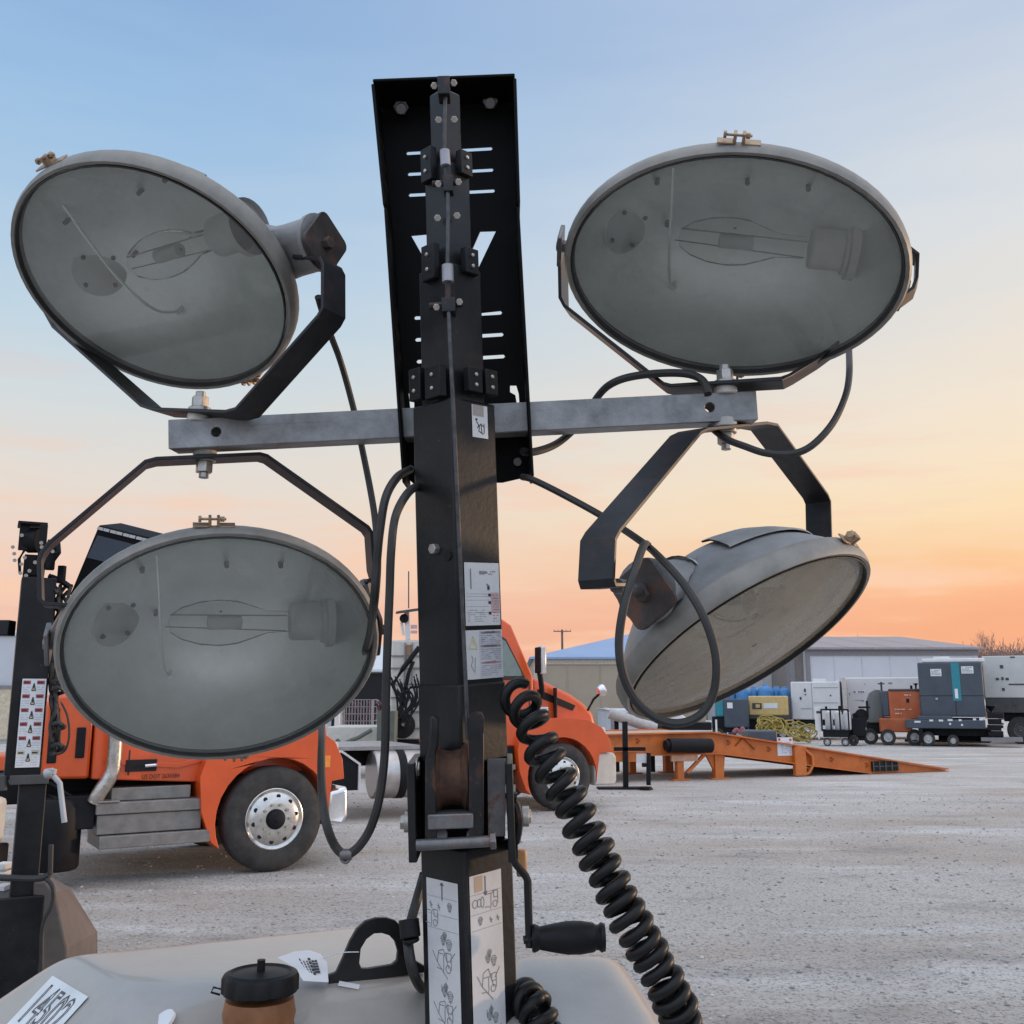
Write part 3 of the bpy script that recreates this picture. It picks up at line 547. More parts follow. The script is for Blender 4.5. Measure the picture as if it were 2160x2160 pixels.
sidep('pulley_cheek', [(990, 1773), (1020, 1773), (1021, 1515), (1016, 1503), (1008, 1500), (994, 1502), (989, 1514)], .095, .125, DSTEEL, .003)
sidep('pulley_cheek', [(898, 1770), (922, 1770), (919, 1590), (925, 1570), (925, 1518), (918, 1508), (908, 1512), (906, 1575), (898, 1600)], .095, .125, DSTEEL, .003)
m = MB(); cs = T(953, 1640, .075); m.lathe(cs - RT * .027, RT, [(.002, 0), (.05, 0), (.052, .005), (.043, .012), (.040, .027), (.043, .042), (.052, .049), (.05, .054), (.002, .054)], n=36); build('sheave', m, RUST, TW)
tb('cross_plate', 904, 1714, 1000, 1742, .09, .13, STEEL)
m = MB(); m.cyl(T(878, 1783, .125), T(1036, 1774, .125), .0085, n=16); m.cyl(T(1034, 1774, .125), T(1046, 1773, .125), .0135, n=6); build('pivot_rod', m, STEEL, TW, bev=.001)
each('guide_stub', [MB().cyl(T(925, 1770, .08), T(925, 1760, .11), .014, n=14), MB().cyl(T(998, 1768, .08), T(998, 1760, .11), .010, n=14)], STEEL, TW, bev=.001)
sidep('worn_side_plate', [(1030, 1763), (1066, 1763), (1066, 1600), (1028, 1600)], .06, .072, mat('rust streaked plate', (.15, .15, .155), .45, metal=.5, var=.3, scale=16, rust=.85), .001)
for a_, b_2, n_2 in (((845, 1734), (872, 1734), .03), ((1092, 1722), (1120, 1722), .03), ((868, 1622), (886, 1622), .07)):
    m = MB(); m.cyl(T(*a_, n_2), T(*b_2, n_2), .012, n=6); m.cyl(T(a_[0] + 8, a_[1], n_2), T(b_2[0] - 4, b_2[1], n_2), .016, n=16); build('housing_bolt', m, ZINC, TW, bev=.001)
m = MB(); m.tube(smooth_path([T(1076, 1690, .05), T(1086, 1700, .05), T(1092, 1735, .05), T(1086, 1775, .04)], 4), .009, 8); m.cyl(T(1078, 1680, .06), T(1090, 1682, .06), .008, n=8); build('latch_hook', m, DSTEEL, TW)
# crank handle
m = MB(); m.tube([T(1084, 1770, .05), T(1084, 1812, .05), T(1088, 1822, .05), T(1109, 1848, .05), T(1113, 1858, .05), T(1117, 1998, .05)], .0062, 10); m.cyl(T(1104, 1983, .05), T(1128, 1979, .05), .0062, n=10)
CRK = build('crank_handle', m, BLACK, TW)
m = MB(); p0, p1 = T(1122, 1979, .05), T(1276, 1977, .05); lg = (p1 - p0).length
m.lathe(p0, p1 - p0, [(.004, 0), (.019, 0), (.021, .004), (.019, .009), (.017, .012), (.0205, .03), (.0245, .055), (.0245, .075), (.0215, .095), (.0185, lg - .014), (.0185, lg - .010), (.022, lg - .006), (.020, lg), (.004, lg)], n=26); build('grip', m, NYLON, CRK, smooth=30)
m = MB(); m.obox(T(1100, 1820, -.05), (RT, UT, NT), (.009, .022, .006)); build('sun_spot', m, mat('sunlit orange', (.62, .30, .12), .3), TW, bev=.004)  # small orange block paints in a warm sunlit spot beside the mast

# ---------------------------------------------------------------- decals on the mast
def decal(name, half, side, x0, y0, x1, y1, drawf, mats):
    f = Face(half, side); ta, ua = f.at(x0, y0, .001); tb_, ub = f.at(x1, y1, .001); w_, h_ = abs(tb_ - ta), abs(ua - ub); sx = 1 if side > 0 else -1
    o = f.pt(min(ta, tb_) if side > 0 else max(ta, tb_), min(ua, ub), .0008); m = MB(); m.quad(o, f.H * sx, UT, 0, 0, w_, h_)
    drawf(m, o + f.n * .0004, f.H * sx, UT, w_, h_); return build(name, m, mats, TW, smooth=180)
def lines(m, o, X, Y, x0, x1, y0, y1, n, wd, mi, rg, fill=.8):
    for k in range(n):
        y = y1 - (y1 - y0) * (k + .5) / n; x = x0
        while x < x1 - (x1 - x0) * .06:
            e = min(x1, x + (x1 - x0) * rg.uniform(.06, .22)); m.quad(o, X, Y, x, y - wd / 2, e, y + wd / 2, mi); x = e + (x1 - x0) * .035
            if rg.random() > fill: x += (x1 - x0) * .2
rg = random.Random(5)
def d_top(m, o, X, Y, w_, h_):
    m.quad(o, X, Y, .05 * w_, .66 * h_, .75 * w_, 1.0 * h_, 3); m.marks(o, X, Y, [[(.25 * w_, .5 * h_), (.45 * w_, .35 * h_), (.4 * w_, .2 * h_), (.7 * w_, .12 * h_)], [(.3 * w_, .3 * h_), (.55 * w_, .42 * h_), (.75 * w_, .35 * h_)], [(.75 * w_, .45 * h_), (.75 * w_, .15 * h_)], [(.55 * w_, .45 * h_), (.60 * w_, .15 * h_)]], .05 * w_, 1)
    m.quad(o, X, Y, .2 * w_, .52 * h_, .34 * w_, .58 * h_, 1)
decal('warning_decal', h1, 1, 995, 852, 1030, 926, d_top, [DECAL, INK, REDI, mat('faded decal edge', (.36, .31, .28), .5)])
def d_spec(m, o, X, Y, w_, h_):
    m.quad(o, X, Y, .74 * w_, .20 * h_, .98 * w_, .52 * h_, 3)
    for yy in (.50, .46, .40, .30, .20): m.quad(o, X, Y, .03 * w_, yy * h_, .68 * w_, yy * h_ + .0004, 2)
    for yy in (.46, .34, .17): m.quad(o, X, Y, .66 * w_, yy * h_, .74 * w_, (yy + .045) * h_, 1)
    m.marks(o, X, Y, [[(.62 * w_, .66 * h_), (.70 * w_, .62 * h_), (.66 * w_, .56 * h_)], [(.42 * w_, .84 * h_), (.66 * w_, .84 * h_)], [(.17 * w_, .90 * h_), (.17 * w_, .58 * h_)]], .003, 2)
    m.quad(o, X, Y, .64 * w_, .57 * h_, .71 * w_, .63 * h_, 1); lines(m, o, X, Y, .78 * w_, .96 * w_, .04 * h_, .5 * h_, 10, .0012, 4, rg); lines(m, o, X, Y, .42 * w_, .9 * w_, .80 * h_, .88 * h_, 2, .0016, 2, rg); lines(m, o, X, Y, .06 * w_, .6 * w_, .05 * h_, .26 * h_, 6, .0008, 2, rg, .7)
decal('mast_chart', h1, 1, 979, 1186, 1056, 1318, d_spec, [DECAL, INK, INKG, PINKI, REDI])
def d_warn(m, o, X, Y, w_, h_):
    m.quad(o, X, Y, .36 * w_, .02 * h_, .98 * w_, .98 * h_, 3)
    m.marks(o, X, Y, [[(.08 * w_, .62 * h_), (.30 * w_, .62 * h_), (.19 * w_, .88 * h_), (.08 * w_, .62 * h_)], [(.19 * w_, .80 * h_), (.19 * w_, .70 * h_)]], .0022, 4)
    for yy in (.92, .64, .30): m.quad(o, X, Y, .40 * w_, yy * h_, .95 * w_, (yy + .045) * h_, 5)
    m.text('DANGER', o + X * (.66 * w_) + Y * (.945 * h_) + V((0, -.0002, 0)), X, Y, .006, 1); m.text('WARNING', o + X * (.66 * w_) + Y * (.665 * h_) + V((0, -.0002, 0)), X, Y, .006, 1); m.text('DANGER', o + X * (.66 * w_) + Y * (.325 * h_) + V((0, -.0002, 0)), X, Y, .006, 6)
    lines(m, o, X, Y, .40 * w_, .95 * w_, .70 * h_, .90 * h_, 5, .0011, 2, rg); lines(m, o, X, Y, .40 * w_, .95 * w_, .38 * h_, .62 * h_, 6, .0011, 2, rg); lines(m, o, X, Y, .40 * w_, .95 * w_, .05 * h_, .28 * h_, 6, .0011, 2, rg)
    m.marks(o, X, Y, [[(.14 * w_, .48 * h_), (.18 * w_, .40 * h_), (.12 * w_, .28 * h_), (.2 * w_, .16 * h_)], [(.24 * w_, .44 * h_), (.22 * w_, .12 * h_)]], .0014, 2)
decal('warning_decal', h1, 1, 982, 1330, 1062, 1428, d_warn, [DECAL, INK, INKG, mat('pale lilac print', (.52, .52, .56), .6), YELI, PINKI, REDI])
def person(x, y, s): return [[(x, y), (x + .3 * s, y + .5 * s), (x + .1 * s, y + 1.0 * s)], [(x + .3 * s, y + .5 * s), (x + .7 * s, y + .3 * s)], [(x - .2 * s, y + .6 * s), (x + .3 * s, y + .5 * s), (x + .5 * s, y - .3 * s)]]
def oval(x, y, rx, ry, n=12): return [(x + rx * math.cos(6.2832 * i / n), y + ry * math.sin(6.2832 * i / n)) for i in range(n + 1)]
def gear(x, y, s): return [oval(x, y, s, s), oval(x, y, .45 * s, .45 * s, 8), [(x - 1.3 * s, y + .3 * s), (x - .9 * s, y + 1.3 * s), (x, y + 1.7 * s), (x + .9 * s, y + 1.3 * s), (x + 1.3 * s, y + .3 * s)], [(x, y - s), (x, y - 1.8 * s)], [(x - .8 * s, y - 1.3 * s), (x + .8 * s, y - 1.3 * s)]]
def trailer(x, y, s): return [[(x, y), (x, y + 1.2 * s), (x + .4 * s, y + 1.6 * s), (x + 1.2 * s, y + 1.6 * s), (x + 1.2 * s, y)], oval(x + .7 * s, y, .38 * s, .38 * s), [(x + .5 * s, y + 1.6 * s), (x + .5 * s, y + .8 * s), (x + 1.2 * s, y + .8 * s)], [(x, y + 1.4 * s), (x - .8 * s, y + 1.4 * s)], [(x - 1.1 * s, y - .1 * s), (x - .3 * s, y - .2 * s)], [(x, y), (x - .1 * s, y - .5 * s)]]
def pict(seed, up):
    def fn(m, o, X, Y, w_, h_):
        H = lambda px: h_ * (1 - (px - 1850) / (2330 - 1850)); q = w_; L_ = []
        xa = .50 * q if up else .48 * q; y0, y1 = H(1888), H(1862)
        L_ += [[(xa, H(1895)), (xa, H(1856))], [(xa - .05 * q, y1 if up else y0), (xa, H(1856) if up else H(1895)), (xa + .05 * q, y1 if up else y0)]]
        m.quad(o, X, Y, .02 * q, H(1890), .98 * q, H(1890) + .0006, 2); m.quad(o, X, Y, .02 * q, H(1930), .98 * q, H(1930) + .0006, 2); m.quad(o, X, Y, .02 * q, H(1962), .98 * q, H(1962) + .0006, 2)
        if up: L_ += gear(.73 * q, H(1908), .055 * q) + trailer(.14 * q, H(1950), .17 * q) + person(.1 * q, H(1915), .13 * q) + person(.36 * q, H(1916), .11 * q)
        else: L_ += [oval(.15 * q, H(1908), .08 * q, .006), oval(.28 * q, H(1908), .06 * q, .006), oval(.38 * q, H(1908), .05 * q, .008)] + trailer(.65 * q, H(1918), .18 * q) + gear(.30 * q, H(1945), .055 * q) + person(.6 * q, H(1952), .11 * q) + person(.82 * q, H(1952), .11 * q)
        for k in range(3):
            yb = 1985 + 115 * k + (0 if up else 40); L_ += gear(.5 * q, H(yb), .06 * q) + gear(.68 * q, H(yb + 8), .07 * q) + gear(.55 * q, H(yb - 10), .05 * q)
            L_ += [[(.15 * q, H(yb + 28)), (.3 * q, H(yb + 52)), (.62 * q, H(yb + 84))], [(.30 * q, H(yb + 52)), (.34 * q, H(yb + 26)), (.5 * q, H(yb + 20)), (.66 * q, H(yb + 60))], [(.70 * q, H(yb + 42)), (.86 * q, H(yb + 22))]] + trailer(.5 * q, H(yb + 62), .2 * q)
            L_ += [[(.42 * q, H(yb + 100)), (.42 * q, H(yb + 116))], [(.55 * q, H(yb + 92)), (.58 * q, H(yb + 118)), (.66 * q, H(yb + 122))]]
        m.marks(o, X, Y, L_, .0014, 1)
        m.marks(o, X, Y, L_[:2], .0028, 1)
        if not up: m.quad(o, X, Y, .14 * q, H(1885), .40 * q, H(1853), 3)
    return fn
DC = [DECAL, INKG, INKG, mat('rust stain on decal', (.55, .42, .30), .6)]
decal('pictogram_decal', hb, -1, 899, 1850, 978, 2330, pict(1, True), DC)
decal('pictogram_decal', hb, 1, 990, 1850, 1073, 2330, pict(2, False), DC)

# ---------------------------------------------------------------- trailer hood (rounded fibreglass), filler, lifting eye
def smin(vals, k=.02):
    return -k * math.log(sum(math.exp(-v / k) for v in vals))
ZT = 1.25
def hood_left(x, y):
    A = (-.803, 1.912); v = [ZT]
    v.append(ZT - .95 * ((x - A[0]) * -.733 + (y - A[1]) * -.680))                      # left front chamfer
    v.append(ZT - 1.5 * ((x + .803) * -.42 + (y - 1.925) * .908))            # far edge
    rx, ry = x + .297, y - 1.73; v.append(ZT + .004 - 1.0 * (rx * .469 + ry * -.883))       # roll off towards the camera beside the mast
    v.append(ZT + .004 - .42 * (1.735 - y + .03 * (x + .3)))                              # broad slope down to the filler
    v.append(ZT - 1.8 * (x + .10)); z = smin(v, .011); d_ = math.hypot(x + .378, y - 1.614)
    return z - .012 * math.exp(-(d_ / .10) ** 4)
def hood_right(x, y):
    v = [ZT + .006, ZT + .01 - 1.6 * ((x - .19) * .99 + (y - 1.86) * .05), ZT - 2.0 * (y - 1.94), ZT + .02 - .30 * (1.88 - y), ZT - 2.2 * (-.0 - x)]
    return smin(v, .022)
def heightfield(fn, x0, x1, y0, y1, nx, ny, zmin):
    m = MB(); vs = []
    for j in range(ny + 1):
        for i in range(nx + 1):
            x, y = x0 + (x1 - x0) * i / nx, y0 + (y1 - y0) * j / ny; vs.append((x, y, max(zmin, fn(x, y))))
    fs = [(j * (nx + 1) + i, j * (nx + 1) + i + 1, (j + 1) * (nx + 1) + i + 1, (j + 1) * (nx + 1) + i) for j in range(ny) for i in range(nx)]
    m.add(vs, fs); return m
HL = build('hood', heightfield(hood_left, -1.35, -.08, 1.15, 2.45, 127, 130, .78), HOOD, TW, smooth=70)
HR = build('hood', heightfield(hood_right, -.03, .62, 1.15, 2.3, 65, 115, .78), HOOD, TW, smooth=70)
m = MB(); m.box((-.80, 1.15, .45), (.5, 1.95, .80)); m.box((-.55, .95, .40), (-.5, 2.4, .5)); m.box((.3, .95, .40), (.35, 2.4, .5)); build('trailer_frame', m, CHASS, TW)
for x in (-.92, .62):
    m = MB(); m.lathe(V((x - .09, 1.6, .32)), X1, [(.19, 0), (.30, .01), (.32, .04), (.32, .14), (.30, .17), (.19, .18)], n=32); WH = build('wheel', m, TYRE, TW); m = MB(); m.lathe(V((x - .07, 1.6, .32)), X1, [(.02, .02), (.16, .03), (.19, 0), (.19, .14), (.16, .11), (.02, .12)], n=24); build('rim', m, WHITEP, WH)
fp = V((-.378, 1.614, 0)); m = MB(); m.lathe(fp + Z1 * 1.10, Z1, [(.002, 0), (.051, 0), (.0515, .10), (.053, .118), (.0515, .126), (.054, .140), (.050, .160), (.002, .161)], n=36); FN = build('filler_neck', m, FILL, TW, smooth=40)
m = MB(); n_ = 48; prof = [(.030, .012), (.053, .012), (.057, .015), (.057, .034), (.054, .039), (.047, .042), (.044, .039), (.020, .042), (.001, .043)]; vs = []; fs = []
for r, z in prof: vs += [fp + Z1 * (1.256 + z) + V((math.cos(6.2832 * i / n_), math.sin(6.2832 * i / n_), 0)) * (r - (.0035 if (i % 4 in (0,) and .014 <= z <= .035 and r > .052) else 0)) for i in range(n_)]
for j in range(len(prof) - 1): fs += [(j * n_ + i, j * n_ + (i + 1) % n_, (j + 1) * n_ + (i + 1) % n_, (j + 1) * n_ + i) for i in range(n_)]
m.add(vs, fs); m.cyl(fp + Z1 * 1.299, fp + Z1 * 1.314, .0062, n=12); m.tube([fp + V((-.057, 0, 1.272)), fp + V((-.069, -.004, 1.276)), fp + V((-.071, -.008, 1.270)), fp + V((-.058, -.006, 1.266))], .0018, 6); build('cap', m, NYLON, FN, smooth=35)
m = MB(); hz = hood_left(fp.x, fp.y); m.lathe(fp + Z1 * (hz + .002), Z1, [(.054, -.004), (.066, .0), (.070, .006), (.064, .008), (.054, .004)], n=32, close=True); build('filler_seal', m, RUBB, TW)
# lifting eye plate
EYO = PY(775, 2058, 1.775)
ex = lambda x, y: ((lambda p: (p.x, p.z))(PL(x, y, EYO, V((.35, -.94, 0)).normalized()) - EYO))
en = V((.35, -.94, 0)).normalized(); eX = V((.94, .35, 0)).normalized()
def ec(x, y): p = PL(x, y, EYO, en) - EYO; return (p.dot(eX), p.z)
outl = [ec(*p) for p in ((692, 2078), (692, 2056), (708, 2050), (722, 2020), (737, 1984), (752, 1958), (770, 1942), (792, 1935), (815, 1935), (832, 1940), (848, 1955), (860, 1985), (866, 2020), (895, 2036), (895, 2050))]
hol = [ec(*p) for p in ((757, 2030), (762, 2042), (775, 2042), (825, 2034), (836, 2025), (838, 2005), (832, 1985), (820, 1972), (804, 1967), (788, 1968), (772, 1980), (760, 2000))]
m = MB(); m.plate([outl, hol], EYO, eX, Z1, en, .011); build('lifting_eye', m, BLACK, TW, bev=.0015)
# stickers on the hood
def on_hood(x, y, fn, it=14):
    r = ray(x, y); hi = .9
    while hi < 3 and (CAM + r * hi).z > fn((CAM + r * hi).x, (CAM + r * hi).y): hi += .01
    lo = hi - .01
    for _ in range(60):
        mid = (lo + hi) / 2; p = CAM + r * mid
        if p.z > fn(p.x, p.y): lo = mid
        else: hi = mid
    return CAM + r * hi
def sticker(name, corners, fn, draw, mats, sub_=8):
    c = [on_hood(x, y, fn) for x, y in corners]; m = MB(); nrm = (c[1] - c[0]).cross(c[3] - c[0]).normalized(); nrm = nrm if nrm.dot(CAM - c[0]) > 0 else -nrm
    X = (c[1] - c[0]).normalized(); Y = (c[3] - c[0]); Y = (Y - X * Y.dot(X)).normalized(); w_, h_ = (c[1] - c[0]).length, (c[3] - c[0]).length
    o = c[0] + nrm * .0025; m.quad(o, X, Y, 0, 0, w_, h_); draw(m, o + nrm * .0006, X, Y, w_, h_); return build(name, m, mats, TW, smooth=180)
def d_num(m, o, X, Y, w_, h_):
    m.text('14502', o + X * (w_ * .5) + Y * (h_ * .5), X, Y, h_ * .95, 1, sx=w_ * .9 / (h_ * .95 * 2.75), outline=True)
sticker('number_decal', [(8, 2171), (78, 2226), (191, 2137), (121.7, 2082)], hood_left, d_num, [mat('number decal', (.62, .66, .68), .4, dust=.2), INKG])
sticker('small_decal', [(712, 2082), (756, 2090), (764, 2084), (722, 2074)], hood_left, lambda *a: None, [PAPER])
m = MB(); pp = on_hood(342, 2158, hood_left); nz = V((-.48, -.44, .76)).normalized(); m.cyl(pp - nz * .002, pp + nz * .003, .022, n=24); build('round_decal', m, PAPER, TW)
# hang tag tied to the lifting eye
TG = MB(); c0 = PY(692, 2022, 1.60); tx = V((-.97, -.10, -.02)); ty = V((-.10, .42, .90)).normalized()
g0, g1, g2, g3 = PY(588, 2014, 1.60), PY(648, 2002, 1.61), PY(690, 2024, 1.61), PY(692, 2070, 1.57)
K = [PY(585, 2020, 1.76), PY(620, 2007, 1.78), PY(652, 2004, 1.79), PY(676, 2012, 1.785), PY(690, 2030, 1.77), PY(693, 2072, 1.725), PY(640, 2069, 1.715), PY(620, 2040, 1.735)]
TG.add(K, [tuple(range(len(K)))]); d0 = V((0, -.0025, .001))
for k in range(9):
    a_ = K[0].lerp(K[3], .25 + .075 * k); b_3 = K[6].lerp(K[5], .06 + .085 * k); wd_ = V((.0022 if k < 6 else .0042, 0, 0)); s0, s1 = (.22, .72) if k % 3 else (.12, .8)
    p_, q_ = a_.lerp(b_3, s0) + d0, a_.lerp(b_3, s1) + d0
    for z_ in range(5):
        u_, v_ = p_.lerp(q_, z_ / 5), p_.lerp(q_, (z_ + .72) / 5); TG.add([u_ - wd_ / 2, u_ + wd_ / 2, v_ + wd_ / 2, v_ - wd_ / 2], [(0, 1, 2, 3)], 1)
tgo = build('hang_tag', TG, [PAPER, INK], base=True, smooth=180); tag(tgo, 'white printed paper tag on the hood behind the filler cap, tied to the lifting eye', 'tag')
m = MB(); m.tube(smooth_path([PY(680, 2022, 1.775), PY(700, 2014, 1.77), PY(724, 2009, 1.745), PY(757, 2008, 1.755)], 5), .0009, 5); build('string', m, PAPER, tgo)
# ------------------------------------------------------------------ the second light tower at the left edge
YT = 3.9
q = lambda x, y, Y=YT: PY(x, y, Y)
T2 = thing('light_tower', (q(60, 1500).x, YT, 0), 'black light tower with LED panel at the left edge, behind the near tower', 'light tower')
def pb(m, x0, y0, x1, y1, Y, dep, mi=0):        # box whose front face covers these photo pixels at distance Y
    a, c = PY(x0, y0, Y), PY(x1, y1, Y); ym = (y0 + y1) / 2; a.z, c.z = PY(0, y0, Y).z, PY(0, y1, Y).z
    a = V((PY(x0, ym, Y).x, Y, a.z)); c = V((PY(x1, ym, Y).x, Y + dep, c.z)); return m.box((min(a.x, c.x), a.y, min(a.z, c.z)), (max(a.x, c.x), c.y, max(a.z, c.z)), mi)
LN2 = V((-.455, .89, 0)).normalized(); LX2 = V((LN2.y, -LN2.x, 0))        # this tower is turned towards the yard
def pbr(m, x0, y0, x1, y1, Y, dep, mi=0):
    xm, ym = (x0 + x1) / 2, (y0 + y1) / 2; c = PY(xm, ym, Y); w_ = (PY(x1, ym, Y) - PY(x0, ym, Y)).length * LN2.y; h_ = PY(xm, y0, Y).z - PY(xm, y1, Y).z
    return m.obox(c + LN2 * (dep / 2), (LX2, LN2, Z1), (w_ / 2, dep / 2, h_ / 2), mi)
m = MB(); pbr(m, 27, 1214, 104, 1640, YT, .13); build('mast', m, BLACK, T2, bev=.004)
m = MB(); pbr(m, 20, 1650, 80, 2130, YT + .02, .10); build('mast', m, BLACK, T2, bev=.004)
m = MB(); pbr(m, -60, 1890, 80, 2300, YT - .03, .2); pbr(m, -50, 2290, 70, 2900, YT - .02, .18); build('mast_foot', m, BLACK, T2, bev=.006)
m = MB(); pbr(m, 20, 1635, 104, 1655, YT - .01, .15); m.cyl(q(8, 1635, YT - .02), q(8, 1668, YT - .02), .012); build('mast_collar', m, DGREY, T2, bev=.003)
m = MB(); pbr(m, 38, 1100, 102, 1106, YT, .13); pbr(m, 40, 1106, 62, 1160, YT + .01, .02); pbr(m, 82, 1106, 99, 1175, YT + .01, .02); m.cyl(q(60, 1140, YT + .05), q(84, 1140, YT + .05), .05, n=24); pbr(m, 50, 1170, 96, 1214, YT + .03, .08); pbr(m, 98, 1138, 118, 1200, YT, .05)
m.tube([q(52, 1160), q(40, 1180), q(42, 1210)], .006, 6); m.tube([q(104, 1200), q(124, 1165), q(122, 1142)], .010, 6); build('mast_head', m, CHASS, T2, bev=.003)
m = MB()
for x, y in ((46, 1129), (88, 1154), (87, 1145), (27, 1154), (30, 1168), (31, 1182), (45, 1190), (52, 1176), (62, 1204), (74, 1186), (43, 1209), (55, 1214), (111, 1163)): build('head_bolt', MB().cyl(q(x, y, YT - .005), q(x, y, YT - .018), .0075, n=8), ZINC, T2)
m = MB(); m.bar(q(-90, 1325, 3.95), q(26, 1325, 3.95), .06, .06); build('cross_arm', m, BLACK, T2, bev=.004)
# label sheet with warning rows
def d_sheet():
    m = MB(); a, c = PY(31, 1618, YT - .003), PY(99, 1431, YT - .003); w_, h_ = (c.x - a.x) * LN2.y, c.z - a.z; o = PY(65, 1524.5, YT) - LX2 * (w_ / 2) - Z1 * (h_ / 2) - LN2 * .003; X1, Y1 = LX2, LN2; m.quad(o, X1, Z1, 0, 0, w_, h_); o2 = o - Y1 * .0008; r = random.Random(2)
    for k in range(6):
        yb = h_ * (.955 - k * .158 + (0 if k < 5 else -.005)); mi = 3 if k == 5 else 2
        for x0, x1 in ((.05, .36), (.62, .94)): m.quad(o2, X1, Z1, x0 * w_, yb - .006, x1 * w_, yb + .008, mi); m.quad(o2 - Y1 * .0005, X1, Z1, (x0 + .03) * w_, yb - .002, (x1 - .06) * w_, yb + .004, 1)
        m.marks(o2, X1, Z1, [[(.42 * w_, yb - .03), (.58 * w_, yb - .03), (.5 * w_, yb - .002), (.42 * w_, yb - .03)], [(.5 * w_, yb - .012), (.5 * w_, yb - .024)]], .0035, 1)
        m.quad(o2, X1, Z1, .44 * w_, yb - .028, .56 * w_, yb - .018, 3)
        for s_ in (.05, .62): lines(m, o2, X1, Z1, s_ * w_, (s_ + .32) * w_, yb - .048, yb - .012, 4, .0022, 4, r)
    return build('label_sheet', m, [PAPER, INK, REDI, YELI, mat('pale print', (.42, .43, .46), .7)], T2, smooth=180)
d_sheet()
# LED panel
m = MB(); cn_ = [(208, 1107), (352, 1143), (300, 1290), (146, 1256)]; fr = [PY(x, y, 4.0) for x, y in cn_]; bk = [p + V((.04, .12, .03)) for p in fr]; m.add(fr + bk, [(0, 1, 2, 3), (7, 6, 5, 4), (0, 4, 5, 1), (1, 5, 6, 2), (2, 6, 7, 3), (3, 7, 4, 0)])
LED = build('led_panel', m, PLATE, T2, bev=.006)
m = MB(); ux = (fr[1] - fr[0]); uy = (fr[3] - fr[0])
m.add([fr[0] + ux * a_ + uy * b_2 - Y1 * .004 for a_, b_2 in ((.05, .14), (.95, .14), (.93, .46), (.03, .46))], [(0, 1, 2, 3)]); build('led_lens', m, mat('dark led lens', (.018, .03, .05), .25), LED, smooth=180)
m = MB()
for k in range(5):
    for s_ in (0, .09):
        c_ = fr[0] + ux * (.05 + k * .19 + s_) + uy * .045 - Y1 * .004; m.obox(c_, (ux.normalized(), uy.normalized(), Y1), (.012, .006, .002))
build('led_fin', m, mat('pale led fin', (.45, .44, .43), .5), LED)
m = MB(); m.tube(smooth_path([PY(x, y, 3.98) for x, y in ((104, 1215), (128, 1225), (150, 1240))], 4), .012, 6); m.obox(PY(130, 1212, 3.98), (X1, Y1, Z1), (.012, .012, .035)); build('lamp_bracket', m, CHASS, T2)
m = MB(); r = random.Random(11)
for k in range(9):
    p_ = [PY(112 + r.uniform(-6, 40 if y < 1330 else 14), y + r.uniform(-12, 12), YT + r.uniform(0, .12)) for y in range(1235, 1600, 42)]; m.tube(smooth_path(p_, 5), .007, 6)
for k in (0, 3, 4, 9, 12): m.tube(smooth_path([PY(108, 1395 + k * 15, YT + .02), PY(122, 1390 + k * 15, YT - .02), PY(136, 1398 + k * 15, YT + .02), PY(122, 1404 + k * 15, YT + .06), PY(108, 1410 + k * 15, YT + .02)], 4), .008, 6)
m.tube(smooth_path([PY(x, y, YT) for x, y in ((128, 1480), (142, 1510), (146, 1550), (138, 1582), (120, 1592))], 5), .004, 6); build('cable_bundle', m, RUBB, T2)
m = MB(); m.tube(smooth_path([PY(x, y, YT - .04) for x, y in ((-30, 1850), (20, 1852), (80, 1853), (104, 1846))], 4), .012, 8); m.cyl(PY(106, 1846, YT - .04), PY(108, 1782, YT - .04), .009, n=10); m.tube(smooth_path([PY(x, y, YT - .05) for x, y in ((96, 1853), (108, 1865), (113, 1885), (108, 1912), (96, 1935), (89, 1965), (88, 2010), (87, 2080))], 5), .0085, 8); build('hydraulic_hose', m, RUBB, T2)
m = MB(); m.tube([PY(x, y, YT - .06) for x, y in ((98, 1632), (112, 1636), (120, 1645), (126, 1652), (136, 1735))], .010, 10); m.cyl(PY(96, 1632, YT - .06), PY(112, 1630, YT - .06), .018); m.cyl(PY(109, 1632, YT - .06), PY(111, 1622, YT - .06), .016); build('crank_handle', m, mat('pale crank', (.40, .41, .42), .4), T2)
m = MB(); fa = [PY(x, y, 3.92) for x, y in ((70, 1858), (96, 1858), (118, 1884), (143, 2000), (143, 2095), (70, 2095))]; ba = [PY(x, y, 4.45) for x, y in ((70, 1848), (106, 1849), (148, 1873), (205, 1965), (207, 2095), (70, 2095))]; ca = [p + V((-.32, .5, -.12)) for p in ba]
m.add(fa + ba + ca, [(0, 1, 2, 3, 4, 5)] + [(i, (i + 1) % 6, 6 + (i + 1) % 6, 6 + i) for i in range(6)] + [(6 + i, 6 + (i + 1) % 6, 12 + (i + 1) % 6, 12 + i) for i in range(6)] + [(17, 16, 15, 14, 13, 12)])
build('hood', m, BROWNH, T2, smooth=15, bev=.012)
m = MB(); m.box((PY(-60, 1900, 4).x, 3.95, .35), (PY(130, 2000, 4).x, 4.2, .5)); m.bar((-1.9, 4.0, .02), (-1.9, 4.0, .5), .06, .06); m.bar((-2.1, 4.1, .02), (-2.1, 4.1, .5), .06, .06); build('trailer_frame', m, CHASS, T2)
m = MB(); m.lathe(V((-2.45, 4.35, .3)), X1, [(.17, 0), (.28, .01), (.30, .04), (.30, .13), (.28, .16), (.17, .17)], n=28); build('wheel', m, TYRE, T2)
each('control_box', [pb(MB(), -12, 1822, 10, 1836, 4.0, .06), pb(MB(), -12, 1840, 10, 1850, 4.0, .06), pb(MB(), -12, 1868, 10, 1885, 4.0, .06)], WHITEP, T2, bev=.004)

